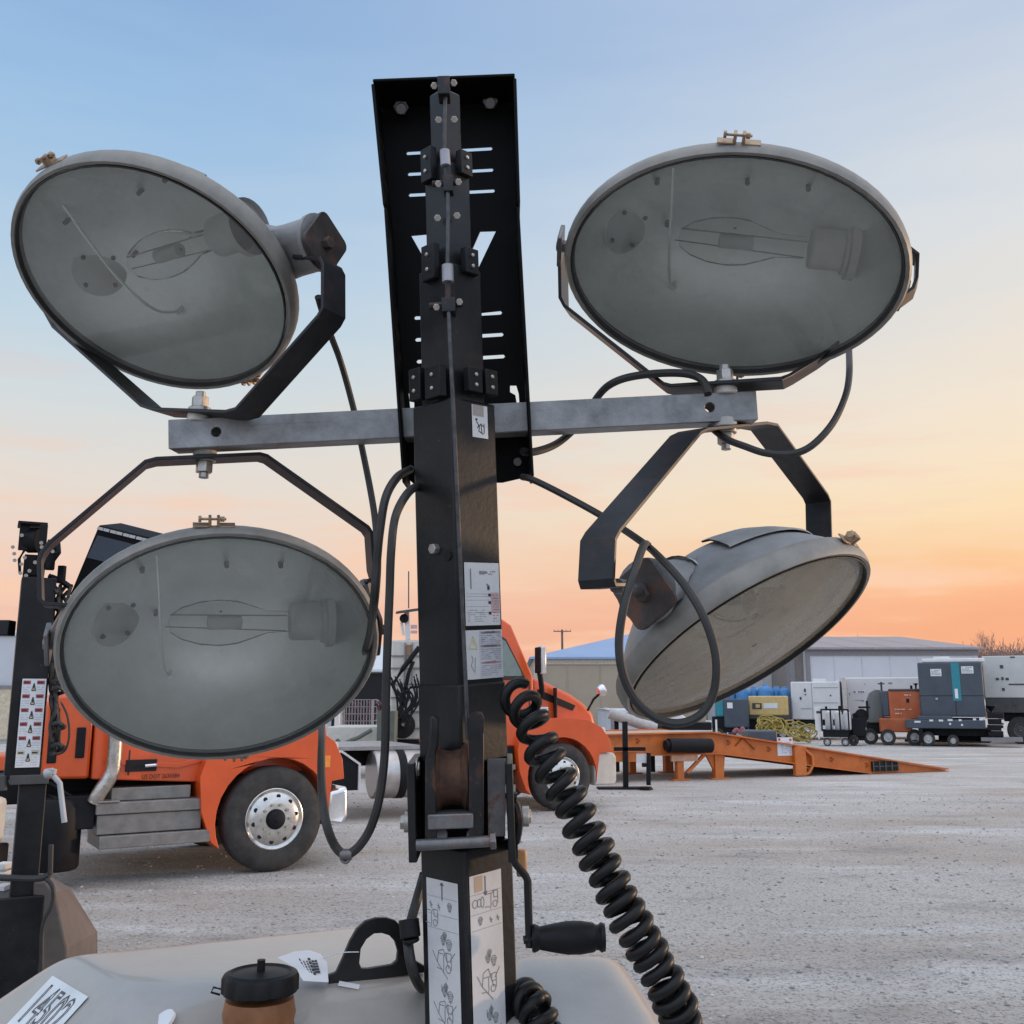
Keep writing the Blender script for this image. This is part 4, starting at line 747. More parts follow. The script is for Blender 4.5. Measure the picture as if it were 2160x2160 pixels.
# ------------------------------------------------------------------ lorries
def arcp(cx, cz, r, a0, a1, n=14): return [(cx + r * math.cos(R_(a0 + (a1 - a0) * i / n)), cz + r * math.sin(R_(a0 + (a1 - a0) * i / n))) for i in range(n + 1)]
def wheel_(root, x, y, side, front=True, dual=False):
    s = side; W_ = .28; o = V((x, y, .515)); d = V((0, s, 0)); m = MB()
    m.lathe(o, d, [(.29, -W_), (.40, -W_ - .0), (.49, -W_ + .02), (.512, -W_ + .05), (.515, -W_ + .09), (.508, -W_ + .092), (.508, -W_ + .10), (.515, -W_ + .102), (.515, -.10), (.508, -.098), (.508, -.09), (.515, -.088), (.512, -.05), (.492, -.018), (.45, -.002), (.40, .004), (.34, -.004), (.300, -.012), (.292, -.02), (.29, -W_)], n=56)
    wh = build('wheel', m, TYRE, root, smooth=40)
    m = MB()
    if front: m.lathe(o, d, [(.296, -.016), (.300, -.010), (.292, -.006), (.278, -.016), (.262, -.020), (.240, -.002), (.205, .012), (.165, .020), (.150, .022), (.02, .022)], n=48)
    else: m.lathe(o, d, [(.296, -.016), (.300, -.010), (.285, -.008), (.27, -.03), (.24, -.11), (.2, -.15), (.15, -.155), (.02, -.155)], n=48)
    mr = m; zf = .0 if front else -.12
    for k in range(10):
        a = 6.2832 * (k + .3) / 10; p = o + V((.222 * math.cos(a), 0, .222 * math.sin(a))); mr.cyl(p + d * (zf + .001), p + d * (zf + .0095), .022, n=14, mi=1)
    build('rim', mr, [ALU, DOORB], wh, smooth=35)
    m = MB(); h0_ = .022 if front else -.155
    for k in range(10):
        a = 6.2832 * k / 10; p = o + V((.143 * math.cos(a), 0, .143 * math.sin(a))); m.cyl(p + d * h0_, p + d * (h0_ + .03), .015, n=6)
    m.lathe(o, d, [(.10, h0_), (.10, h0_ + .012), (.088, h0_ + .016), (.085, h0_ + .05), (.07, h0_ + .06), (.03, h0_ + .064), (.02, h0_ + .075), (.001, h0_ + .076)], n=24, mi=1); build('hub', m, [mat('tarnished nut', (.42, .38, .28), .45, metal=.7), CHASS], wh, smooth=35)
def truck(loc, psi, label, near):
    t = thing('semi_truck', loc, label, 'truck', rz=R_(psi), world=False, group='orange trucks parked in the yard')
    hwc = lambda x, z: 1.06 - max(0, z - 1.9) * .13 - max(0, x + .8) * .05
    if near: cab = [(-1.74, .96), (-1.74, 2.35), (-1.6, 2.62), (-1.35, 2.76), (-1.0, 2.80), (-.82, 2.74), (-.44, 2.08), (-.44, .9), (-.8, .9)]
    else: cab = [(-1.60, .97), (-1.60, 2.74), (-1.55, 2.90), (-1.4, 2.95), (-1.1, 2.98), (-.9, 2.95), (-.76, 2.86), (-.42, 2.06), (-.42, .98), (-.8, .98)]
    m = MB(); m.solid(cab, hwc); body = build('cab', m, ORANGE, t, bev=.05, segs=3)
    if near:
        m = MB(); m.solid([(-2.18, .98), (-2.18, 1.66), (-2.1, 1.74), (-1.76, 1.76), (-1.76, .965)], lambda x, z: 1.05); build('side_fairing', m, ORANGE, t, bev=.03)
        each('vent_slot', [MB().box((-2.14, -1.066, 1.12), (-2.06, -1.05, 1.62)), MB().box((-1.90, -1.066, 1.16), (-1.82, -1.05, 1.44))], CHASS, t, bev=.008)
    hh = lambda x, z: 1.0 - max(0, x + .42) * .17 - max(0, z - 1.5) * .12
    hood = [(-.40, .95), (-.40, 2.05), (-.15, 1.98), (.35, 1.78), (.62, 1.62), (.78, 1.46), (.86, 1.2), (.90, .95)]
    sq = (lambda p: (.5 + (p[0] - .5) * .62, p[1]) if near and p[0] > .5 else p)
    hood = [sq(p) for p in hood]
    m = MB(); m.solid(hood, hh); build('bonnet', m, ORANGE, t, bev=.07, segs=4)
    inner = arcp(0, .515, .60, 205, -10, 18)
    fend = [(-.63, .33), (-.74, .62), (-.77, .95), (-.70, 1.16), (-.52, 1.32), (-.25, 1.40), (.12, 1.42), (.45, 1.38), (.70, 1.26), (.84, 1.08), (.88, .88), (.66, .86)] + [p for p in inner[::-1] if p[1] > .36 or p[0] < 0]
    fend = [sq(p) for p in fend]
    for s in (-1, 1):
        m = MB(); m.slab(fend, s * 1.20, s * .84); build('fender', m, ORANGE, t, bev=.035, segs=3)
        m = MB(); m.box((sq((.62, 0))[0], s * 1.0, .98), (sq((.80, 0))[0], s * 1.165, 1.26)); m.box((sq((.60, 0))[0], s * 1.02, .90), (sq((.74, 0))[0], s * 1.185, .98)); hl_ = build('headlight', m, [mat('headlight lens', (.55, .53, .50), .1, coat=.6)], t, bev=.03)
        if near: m = MB(); m.box((.48, s * 1.205, 1.0), (.57, s * 1.212, 1.12)); build('side_marker', m, AMBER, t, bev=.004)
    # windows
    for s in (-1, 1):
        yy = lambda x, z, s=s, e=0: s * (hwc(x, z) + e)
        wp = [(-1.28, 2.05), (-1.28, 2.58), (-1.02, 2.68), (-.88, 2.60), (-.60, 2.06)] if not near else [(-1.3, 2.0), (-1.3, 2.45), (-1.0, 2.55), (-.86, 2.46), (-.62, 2.0)]
        cx_ = sum(p[0] for p in wp) / 5; cz_ = sum(p[1] for p in wp) / 5; gp = [(cx_ + (x - cx_) * 1.13, cz_ + (z - cz_) * 1.16) for x, z in wp]
        m = MB(); m.slab(gp, lambda x, z: yy(x, z, e=-.03), lambda x, z: yy(x, z, e=.006)); dw = build('side_window', m, GASK, t, bev=.006)
        m = MB(); m.slab(wp, lambda x, z: yy(x, z, e=-.02), lambda x, z: yy(x, z, e=.012)); build('pane', m, mat('reflective cab glass', (.10, .145, .115), .08, coat=.6, spec=.9), dw)
        m = MB(); dp = [(-1.40, 1.0), (-1.40, 2.72 if not near else 2.5), (-1.38, 1.0)]
        each('door_seam', [MB().slab([(-1.42, .99), (-1.42, 2.6), (-1.405, 2.6), (-1.405, .99)], lambda x, z: yy(x, z, e=-.01), lambda x, z: yy(x, z, e=.003)), MB().slab([(-.50, .99), (-.50, 1.98), (-.487, 1.98), (-.487, .99)], lambda x, z: yy(x, z, e=-.01), lambda x, z: yy(x, z, e=.003))], GASK, t)
        m = MB(); m.tube(smooth_path([V((-.36, s * 1.0, 1.72)), V((-.34, s * 1.16, 1.78)), V((-.40, s * 1.26, 1.98)), V((-.44, s * 1.28, 2.14))], 5), .045, 8); m.obox(V((-.46, s * 1.28, 2.30)), (X1, Y1, Z1), (.015, .09, .20)); mi_ = build('mirror', m, CHASS, t, bev=.03)
        m = MB(); m.obox(V((-.40, s * 1.28, 2.30)), (X1, Y1, Z1), (.05, .10, .22)); build('mirror_cover', m, mat('pale mirror shell', (.60, .55, .52), .25, metal=.3), mi_, bev=.03)
        if not near or s > 0:
            m = MB(); m.tube([V((.60, s * .92, 1.52)), V((.66, s * 1.02, 1.70)), V((.78, s * 1.08, 1.82))], .022, 8); hm = build('bonnet_mirror', m, CHASS, t); m = MB(); m.lathe(V((.77, s * 1.08, 1.84)), V((1, 0, .25)), [(.001, -.07), (.06, -.06), (.095, -.01), (.10, .03), (.09, .045), (.001, .045)], n=20); build('mirror_bowl', m, CHROME, hm)
        m = MB(); m.slab([(-.30, 1.86), (.42, 1.60), (.36, 1.52), (-.30, 1.74)], lambda x, z, s=s: s * (hh(x, z) - .02), lambda x, z, s=s: s * (hh(x, z) + .007)); build('bonnet_vent', m, CHASS, t, bev=.006)
    ws = [(-.83, -.95, 2.70), (-.83, .95, 2.70), (-.46, .98, 2.08), (-.46, -.98, 2.08)]; zz_ = .0 if not near else -.06
    m = MB(); m.add([V((x + .035, y * .9, z + zz_)) for x, y, z in ws] + [V((x, y * .9, z + zz_ - .03)) for x, y, z in ws], [(0, 1, 2, 3), (7, 6, 5, 4), (0, 4, 5, 1), (1, 5, 6, 2), (2, 6, 7, 3), (3, 7, 4, 0)]); build('windscreen', m, mat('dark windscreen', (.03, .04, .04), .08, coat=.5), t)
    m = MB(); m.solid([sq(p) for p in ((.87, 1.0), (.83, 1.38), (.86, 1.40), (.92, 1.0))], lambda x, z: .55); build('grille', m, CHASS, t)
    # bumper
    m = MB()
    if near: m.solid([(.54, .46), (.58, .76), (.80, .80), (.82, .50), (.76, .42)], lambda x, z: 1.19 - max(0, x - .75) * .6); build('bumper', m, CHROME, t, bev=.04, segs=3)
    else: m.solid([(.58, .36), (.58, .86), (.96, .86), (1.02, .80), (1.02, .42), (.96, .36)], lambda x, z: 1.18 - max(0, x - .85) * .5); build('bumper', m, mat('pale bumper', (.50, .47, .42), .4, var=.06, dust=.3), t, bev=.03)
    # chassis, wheels
    m = MB()
    for s in (-1, 1): m.box((-7.4, s * .52, .72), (.9, s * .40, .98))
    for x in (-7.3, -5.9, -4.3, -2.4, -.3): m.box((x, -.40, .74), (x + .1, .40, .96))
    m.box((-.5, -.45, .62), (.6, .45, .95)); m.cyl((0, -1.0, .515), (0, 1.0, .515), .07); m.box((-1.6, -.7, .55), (-.5, .7, .95)); build('chassis', m, CHASS, t, bev=.01)
    for s in (-1, 1):
        wheel_(t, 0, s * 1.20, s)
        if near or s < 0:
            for x in (-5.0, -6.35): wheel_(t, x, s * 1.22, s, False)
    m = MB()
    for s in (-1, 1):
        for x in (-5.0, -6.35): build('inner_wheel', MB().lathe(V((x, s * .9, .515)), V((0, -s, 0)), [(.29, 0), (.49, .01), (.515, .06), (.515, .22), (.49, .27), (.29, .28)], n=32), TYRE, t)
    if near:
        m = MB(); prof = [(-1.70, .75), (-1.62, .87), (-.84, .87), (-.80, .75), (-.70, .75)]
        for s in (-1, 1):
            m.box((-1.56, s * .6, .755), (-.82, s * 1.08, .875)); m.box((-1.70, s * .6, .645), (-.72, s * 1.17, .752)); m.box((-1.68, s * .6, .462), (-.72, s * 1.14, .640)); m.box((-1.66, s * .6, .34), (-.64, s * 1.20, .455)); m.box((-1.70, s * .9, .752), (-1.50, s * 1.20, .772))
        build('step_box', m, TREAD, t, bev=.008)
        m = MB(); m.box((-2.05, -1.12, .52), (-1.70, -.6, .82)); m.lathe(V((-2.0, -.95, .16)), Z1, [(.01, 0), (.20, 0), (.22, .03), (.22, .60), (.2, .64), (.01, .65)], n=24); m.bar((-2.1, -1.0, .95), (-1.74, -1.08, .70), .03, .03); build('air_tank', m, CHASS, t, bev=.01)
        m = MB(); m.tube(smooth_path([V((-1.60, -1.16, 2.15)), V((-1.58, -1.16, 1.6)), V((-1.57, -1.16, 1.12)), V((-1.60, -1.16, .98)), V((-1.67, -1.15, .86)), V((-1.71, -1.12, .76))], 6), .068, 18); build('exhaust_pipe', m, mat('stained chrome pipe', (.45, .42, .38), .3, metal=.8, var=.2, scale=20, rust=.3), t)
        m = MB(); m.obox(V((-1.30, -1.064, 1.075)), (X1, Y1, Z1), (.145, .006, .055)); hd = build('handle_recess', m, DOORB, t, bev=.03, segs=4); m = MB(); m.cyl((-1.27, -1.082, 1.07), (-1.17, -1.082, 1.075), .017, n=12); m.cyl((-1.17, -1.082, 1.075), (-1.17, -1.06, 1.085), .017, n=12); build('handle', m, CHROME, hd)
        m = MB(); m.text('US DOT 2634384', V((-1.11, -1.0635, .965)), X1, Z1, .062, 0, sx=.78); build('door_lettering', m, mat('dark red lettering', (.035, .008, .006), .5), t, smooth=180)
        m = MB(); m.slab([(-1.62, 1.10), (-.95, 1.04), (-.62, 1.12), (-.62, 1.16), (-.95, 1.085), (-1.62, 1.14)], -1.045, -1.066); build('body_crease', m, ORANGE, t, bev=.006)
    else:
        m = MB(); m.cyl((-3.0, -.92, .62), (-1.45, -.92, .62), .345, n=40); tk = build('fuel_tank', m, mat('brushed tank', (.50, .47, .45), .32, metal=.75, var=.1, dust=.25), t, bev=.03)
        m = MB()
        for x in (-2.66, -1.8): build('tank_strap', MB().lathe(V((x, -.92, .62)), X1, [(.34, 0), (.353, 0), (.353, .12), (.34, .12)], n=40), CHASS, tk)
        m = MB(); m.box((-3.7, -.95, .985), (-2.2, .95, 1.02)); m.box((-3.7, -.97, .965), (-2.25, -.952, 1.025)); build('deck_plate', m, mat('grey deck plate', (.33, .32, .31), .5, metal=.4), t, bev=.005)
        m = MB(); m.slab([(-3.75, .42), (-3.75, .96), (-3.5, .96), (-3.24, .78), (-3.24, .42)], -1.12, -.75); qb = build('battery_box', m, CHASS, t, bev=.01); m = MB(); m.strip([V((-3.7, -1.13, .965)), V((-3.5, -1.13, .965)), V((-3.235, -1.13, .785)), V((-3.235, -1.13, .42))], Y1, .05, .03); build('box_edging', m, mat('white edging', (.62, .61, .60), .5), qb)
        each('cab_step', [MB().box((-1.4, -1.15, .30), (-.78, -.7, .42)), MB().box((-1.4, -1.15, .64), (-.78, -.7, .72))], TREAD, t, bev=.006); m = MB(); m.box((-1.4, -1.1, .42), (-.80, -.6, .98)); build('battery_cover', m, CHASS, t, bev=.01)
        m = MB(); m.box((-.012, -1.012, 1.02), (.004, -.90, 1.88)); build('bonnet_seam', m, GASK, t)
        m = MB(); m.box((-.30, -1.025, 1.52), (-.16, -1.02, 1.58)); build('side_badge', m, CHROME, t, bev=.004)
        m = MB(); m.obox(V((-.98, -.55, 2.16)), (X1, Y1, Z1), (.10, .20, .30)); build('seat', m, CHASS, t, bev=.05)
    return t
truck((-3.0245, 11.5344, 0), 32, 'nearest orange truck, left of the mast behind the lowest left floodlight', True)
truck((0.3033, 17.2143, 0), 24, 'farther orange truck right of the mast with pale bumper', False)

# ------------------------------------------------------------------ orange yard ramp
RO = V((3.25, 22.0, 0)); RE = V((10.20, 24.8, 0)); rd = (RE - RO).normalized(); rz_ = math.atan2(rd.y, rd.x); RL = (RE - RO).length
RP = thing('yard_ramp', RO, 'long orange steel loading ramp sloping down to the gravel on the right', 'loading ramp', rz=rz_, world=False)
kz = .96; kx = 1.1
prof = [(-2.2, kz), (kx, kz + .03), (RL, .06), (RL + .35, .005), (RL, .005), (RL - 2.0, .005), (kx + .2, kz - .42), (-2.2, kz - .42)]
for y0 in (0, 2.1):
    m = MB(); m.slab(prof, y0 - .05, y0 + .05); build('side_beam', m, RAMPO, RP, bev=.01)
    m = MB(); m.strip([V((-2.2, y0 - .08, kz + .01)), V((kx, y0 - .08, kz + .04)), V((RL + .2, y0 - .08, .06))], Y1, .14, .03); build('beam_flange', m, RAMPO, RP); m = MB(); m.strip([V((-2.2, y0 - .08, kz - .42)), V((kx + .2, y0 - .08, kz - .42)), V((RL - 2.1, y0 - .08, .02))], Y1, .12, .025); build('beam_flange', m, RAMPO, RP)
m = MB(); m.strip([V((-2.2, 1.05, kz - .01)), V((kx, 1.05, kz + .02)), V((RL + .3, 1.05, .03))], Y1, 2.0, .02); build('deck', m, mat('pale worn deck', (.45, .33, .25), .6, var=.2, dust=.4), RP)
for x, w_ in ((.35, .16), (1.32, .22)):
    for y in (0, 2.1): build('support_leg', MB().box((x - w_ / 2, y - .07, .02), (x + w_ / 2, y + .07, kz - .42)).box((x - .22, y - .12, 0), (x + .22, y + .12, .03)), RAMPO, RP, bev=.008)
build('gusset', MB().slab([(1.0, kz - .42), (1.5, kz - .42), (1.45, .1), (1.25, .1)], -.03, .03), RAMPO, RP, bev=.008); build('leg_brace', MB().bar((.5, -.05, .15), (.95, -.05, kz - .44), .07, .07), RAMPO, RP, bev=.008); build('label_plate', MB().box((.1, -.12, .40), (.75, -.07, .54)), mat('pale orange plate', (.55, .33, .22), .6), RP, bev=.008)
m = MB(); m.box((3.25, -.16, .02), (3.55, -.05, .66)); m.strip([V((3.5, -.12, .62)), V((3.72, -.12, .45)), V((3.74, -.12, .25)), V((3.62, -.12, .08)), V((3.45, -.12, .04))], Y1, .1, .05); build('wheel_bracket', m, RAMPO, RP, bev=.01)
m = MB(); m.cyl((-.05, -.25, kz - .22), (1.0, -.25, kz - .24), .15, n=24); m.cyl((-.05, -.25, kz - .22), (-.12, -.25, kz - .22), .11, n=24); m.box((-.05, -.2, kz - .30), (.05, -.05, kz - .12)); m.box((.9, -.2, kz - .30), (1.0, -.05, kz - .12)); build('hydraulic_cylinder', m, CHASS, RP, bev=.01)
m = MB(); a_ = V((2.86, -.056, kz - .52)); m.quad(a_, X1, Z1, 0, .02, .42, .42); m.quad(a_ - Y1 * .002, X1, Z1, .03, .35, .09, .40, 1); m.quad(a_ - Y1 * .002, X1, Z1, .33, .34, .39, .39, 1); lines(m, a_ - Y1 * .002, X1, Z1, .1, .36, .06, .32, 6, .018, 2, random.Random(8)); build('capacity_sign', m, [PAPER, REDI, mat('blue print', (.30, .36, .55), .6)], RP, smooth=180)
m = MB(); m.box((5.45, -.11, .06), (6.2, -.055, .28)); pk = build('hand_pocket', m, DOORB, RP); m = MB(); [m.box((5.45 + .18 * k, -.125, .06), (5.48 + .18 * k, -.11, .28)) for k in range(5)]; m.box((5.45, -.123, .16), (6.2, -.113, .18)); build('pocket_bars', m, DGREY, pk)
m = MB()
for x in (-.7, 1.55, 2.6, 4.3, 5.3): m.tube(smooth_path([V((x, -.06, kz * (1 if x < kx else 1 - (x - kx) / (RL - kx)) - .08)), V((x + .04, -.11, kz * (1 if x < kx else 1 - (x - kx) / (RL - kx)) - .12)), V((x, -.06, kz * (1 if x < kx else 1 - (x - kx) / (RL - kx)) - .17))], 4), .015, 6)
m.bar((1.75, -.07, kz - .26), (1.95, -.07, kz - .10), .04, .02); m.bar((1.95, -.07, kz - .10), (2.25, -.07, kz - .34), .04, .02); build('chain_hook', m, mat('dark orange steel', (.30, .07, .012), .6, rust=.3), RP)
def G_at(px, Y): return V((PY(px, 1600, Y).x, Y, 0))
Yb = 26.0; m = MB(); pb(m, 1578, 1541, 1640, 1567, 23.2, .7); bx = build('ramp_block', m, GREYP, base=True, bev=.04); tag(bx, 'slate grey block lying across the orange ramp', 'block'); 

# black stand with orange board beside the ramp
st = G(1320, 1664); SB_ = thing('barrier_stand', st, 'thin black post with orange and white boards standing in front of the ramp', 'barrier')
m = MB(); m.bar(st, PY(1318, 1522, st.y), .10, .10); pb(m, 1295, 1576, 1362, 1584, st.y - .05, .05); m.bar(PY(1368, 1588, st.y), PY(1368, 1656, st.y), .08, .08); m.box((st.x - .55, st.y - .2, 0), (st.x + .5, st.y + .2, .03)); build('post', m, CHASS, SB_, bev=.005)
m = MB(); pb(m, 1297, 1586, 1342, 1607, st.y, .03); build('orange_board', m, RAMPO, SB_); m = MB(); pb(m, 1342, 1590, 1364, 1609, st.y, .03); build('white_board', m, WHITEP, SB_)
m = MB(); pb(m, 1355, 1610, 1364, 1618, st.y - .1, .1); m.cyl(V((st.x + .35, st.y - .25, 0)), V((st.x + .35, st.y - .25, .06)), .12); build('clamp', m, CHASS, SB_)

# ------------------------------------------------------------------ buildings
def building(name, label, px0, px1, pe, pr, Y, dep, wm, rm, trim=None, ridge=.5, ribs=0, hang=.4, hip=0.0):
    a, c = PY(px0, 1500, Y), PY(px1, 1500, Y); ze = PY(1080, pe, Y).z; zr = PY(1080, pr, Y + dep * ridge).z
    t = thing(name, ((a.x + c.x) / 2, Y, 0), label, 'building')
    m = MB(); m.box((a.x, Y, 0), (c.x, Y + dep, ze)); 
    m.add([(a.x, Y, ze), (a.x, Y + dep, ze), (a.x + hip, Y + dep * ridge, zr - .1), (c.x, Y, ze), (c.x, Y + dep, ze), (c.x, Y + dep * ridge, zr - .1)], [(0, 1, 2), (3, 5, 4)])
    build('wall', m, wm, t)
    m = MB(); h = hang; m.add([(a.x - h, Y - h, ze), (c.x + h, Y - h, ze), (c.x + h, Y + dep * ridge, zr), (a.x - h + hip, Y + dep * ridge, zr), (a.x - h, Y + dep + h, ze), (c.x + h, Y + dep + h, ze)] + [(a.x - h, Y - h, ze - .12), (c.x + h, Y - h, ze - .12)], [(0, 1, 2, 3), (3, 2, 5, 4), (6, 7, 1, 0), (0, 3, 4)])
    for i in range(int((c.x - a.x - hip) / 2.4)): x = a.x + hip + i * 2.4; m.add([(x, Y - h, ze + .05), (x + .06, Y - h, ze + .05), (x + .06, Y + dep * ridge, zr + .05), (x, Y + dep * ridge, zr + .05)], [(0, 1, 2, 3)])
    build('roof', m, rm, t)
    if ribs:
        m = MB(); x = a.x + ribs
        while x < c.x: m.box((x - .025, Y - .03, 0), (x + .025, Y - .001, ze - .13)); x += ribs
        build('wall_rib', m, wm, t)
    if trim:
        m = MB(); m.box((a.x - .05, Y - .08, ze - .45), (c.x + .05, Y - .035, ze - .125)); m.box((a.x - .06, Y - .09, 0), (a.x + .2, Y - .035, ze - .45)); build('eave_trim', m, trim, t)
    return t
B1 = building('warehouse', 'tan metal warehouse with blue roof behind the farther truck', 1128, 1490, 1386, 1330, 62, 22, TANW, BLROOF, mat('pale fascia', (.47, .40, .32), .6), ribs=2.0, hang=.3, hip=8.5)
B2 = building('shed', 'plain white metal shed right of the tan warehouse, half behind a floodlight', 1492, 1664, 1372, 1366, 64, 12, WHW, WROOF, None, ribs=1.2, hang=.2)
B3 = building('warehouse', 'long grey metal warehouse at right with dark roof trim', 1706, 2072, 1366, 1343, 58, 24, GRW, mat('mauve metal roof', (.30, .26, .27), .55), DTRIM, ribs=1.6, hang=.3)
m = MB(); pb(m, 1669, 1362, 1678, 1500, 58.5, 1); pb(m, 1678, 1360, 1706, 1500, 58.6, 8, 1); pb(m, 1704, 1360, 1709, 1500, 57.9, .05, 0); e = build('entry_bay', m, [DTRIM, mat('taupe siding', (.22, .19, .17), .6)], B3)
B4 = building('shed', 'white roofed shed with a dark open doorway left of the mast', 690, 880, 1412, 1362, 52, 20, WHW, WROOF, None, hang=.3)
m = MB(); pb(m, 700, 1420, 804, 1560, 51.9, .08); build('doorway_shade', m, DOORB, B4); m = MB(); pb(m, 806, 1418, 814, 1560, 51.85, .1); build('door_jamb', m, WHITEP, B4)  # black slab on the wall stands in for the shade inside
B5 = building('shed', 'pale blue and tan shed at the left edge behind the black mast', -160, 34, 1335, 1330, 40, 14, WHW, WROOF, None, hang=.1)
m = MB(); pb(m, -160, 1452, 34, 1560, 39.9, .08); build('tan_wainscot', m, mat('pale tan siding', (.55, .47, .34), .6), B5); m = MB(); pb(m, -160, 1446, 34, 1453, 39.85, .1); build('wall_band', m, DTRIM, B5)
B6 = building('shed', 'low white building with pale bands between the farther truck and the ramp', 1290, 1420, 1498, 1494, 50, 8, WHW, WROOF, DTRIM, hang=.1)

# utility pole, wire
up = V((PY(1187, 1475, 75).x, 75, 0)); m = MB(); m.cyl(up, V((up.x, 75, PY(1080, 1328, 75).z)), .10, .08, n=10); PO = thing('utility_pole', up, 'thin utility pole with one crossarm above the blue roof', 'utility pole'); build('pole', m, WOOD, PO)
m = MB(); z_ = PY(1080, 1332, 75).z; m.box((up.x - .65, 74.8, z_ - .035), (up.x + .65, 74.9, z_ + .035)); build('crossarm', m, WOOD, PO)
m = MB()
for x in (-.6, -.3, .3, .6): m.cyl(V((up.x + x, 74.85, z_ + .06)), V((up.x + x, 74.85, z_ + .13)), .03, n=8)
build('insulator', m, DTRIM, PO)
# ------------------------------------------------------------------ rental equipment along the far side of the yard
def eq(name, label, cat, x, Y, group=None):        # the far row is turned a little so that its fronts face the yard
    o = thing(name, (PY(x, 1500, Y).x, Y, 0), label, cat, group=group); az = math.atan2(o.location.x, Y)
    if az > .12: o.rotation_euler = (0, 0, -az * .95); o.scale = (math.cos(az), 1, 1)
    return o
def pbx(par, name, rects, Y, dep, mt, bev=.03):
    m = MB()
    for r_ in rects: pb(m, *r_[:4], Y - (r_[4] if len(r_) > 4 else 0), dep)
    return build(name, m, mt, par, bev=bev)
def wheels(par, xs, Y, r=.27, rimr=.14, mt=mat('dusty white rim', (.42, .41, .40), .5)):
    for x in xs:
        o = V((PY(x, 1550, Y).x, Y - .02, r)); m = MB(); m.lathe(o, Y1, [(rimr, 0), (r * .93, 0), (r, .04), (r, .18), (r * .93, .22), (rimr, .22)], n=28); w_ = build('wheel', m, TYRE, par); m = MB(); m.lathe(o, Y1, [(.01, -.012), (.05, -.012), (.06, .02), (rimr * .8, .03), (rimr, -.005)], n=20); build('rim', m, mt, w_)
def sheet(par, name, rects, Y, mats, rows=3, seed=1, off=.0):
    m = MB(); r_ = random.Random(seed)
    for x0, y0, x1, y1 in rects:
        a, c = PY(x0, y1, Y), PY(x1, y0, Y); o = V((a.x, Y - .012 - off, a.z)); w_, h_ = c.x - a.x, c.z - a.z; m.quad(o, X1, Z1, 0, 0, w_, h_)
        if rows: lines(m, o - Y1 * .004, X1, Z1, .08 * w_, .92 * w_, .1 * h_, .9 * h_, rows, h_ / rows * .42, 1, r_)
    return build(name, m, mats, par, smooth=180)
def ink(par, name, txts, Y, mt, off=.0):
    m = MB()
    for tx, x, y, hpx_ in txts: p = PY(x, y, Y); m.text(tx, V((p.x, Y - .02 - off, p.z)), X1, Z1, hpx_ / FOC * Y * 1.35, 0)
    return build(name, m, mt, par, smooth=180)
# slate generator on its trailer
Ya = 37.6; g = eq('generator', 'tall slate grey generator with a teal stripe on a trailer', 'generator', 2000, Ya)
bx = pbx(g, 'enclosure', [(1938, 1397, 2074, 1512)], Ya, 4.2, GREYP, .05); pbx(g, 'lid', [(1942, 1389, 2073, 1397)], Ya + .1, 4.0, WHITEP); pbx(g, 'lid_hatch', [(1955, 1385, 1990, 1390)], Ya + .6, 1.5, WHITEP)
sheet(g, 'teal_stripe', [(2011, 1398, 2022, 1478)], Ya, [TEAL], 0); sheet(g, 'white_stripe', [(2015, 1453, 2020, 1473)], Ya, [PAPER], 0, off=.006)
sheet(g, 'label', [(1963, 1411, 1985, 1426)], Ya, [PAPER, INKG], 4); sheet(g, 'label', [(2028, 1406, 2052, 1421)], Ya, [PAPER, INKG], 4)
m = MB(); pb(m, 2013.5, 1398, 2014.5, 1512, Ya - .01, .02); pb(m, 1939, 1467, 2074, 1468, Ya - .008, .02); build('door_seam', m, DOORB, g); m = MB(); pb(m, 1974, 1472, 1979, 1476, Ya - .03, .04); build('latch', m, ZINC, g)
pbx(g, 'trailer_deck', [(1914, 1518, 2084, 1537), (1940, 1510, 2015, 1519)], Ya - .25, 4.6, GREYP); sheet(g, 'reflector', [(x, y - 2, x + w_, y + 2) for x, y, w_ in ((1934, 1523, 13), (1966, 1520, 8), (1986, 1520, 9), (2005, 1519, 10), (2028, 1519, 6), (2058, 1517, 6), (2071, 1517, 8), (2008, 1527, 4), (2033, 1529, 4))], Ya - .25, [WHITEP], 0)
wheels(g, (1959,), Ya - .1, .27, .16); wheels(g, (2012,), Ya - .1, .22, .11); m = MB(); pb(m, 1942, 1537, 1951, 1568, Ya - .2, .15); pb(m, 1900, 1562, 2080, 1566, Ya + .3, .8); build('jack_leg', m, CHASS, g); build('underframe', pb(pb(MB(), 1930, 1537, 2082, 1552, Ya + .35, 2.5), 1960, 1552, 2070, 1564, Ya + .9, 1.5), CHASS, g)  # dark boxes added below the deck so the gap there reads dark
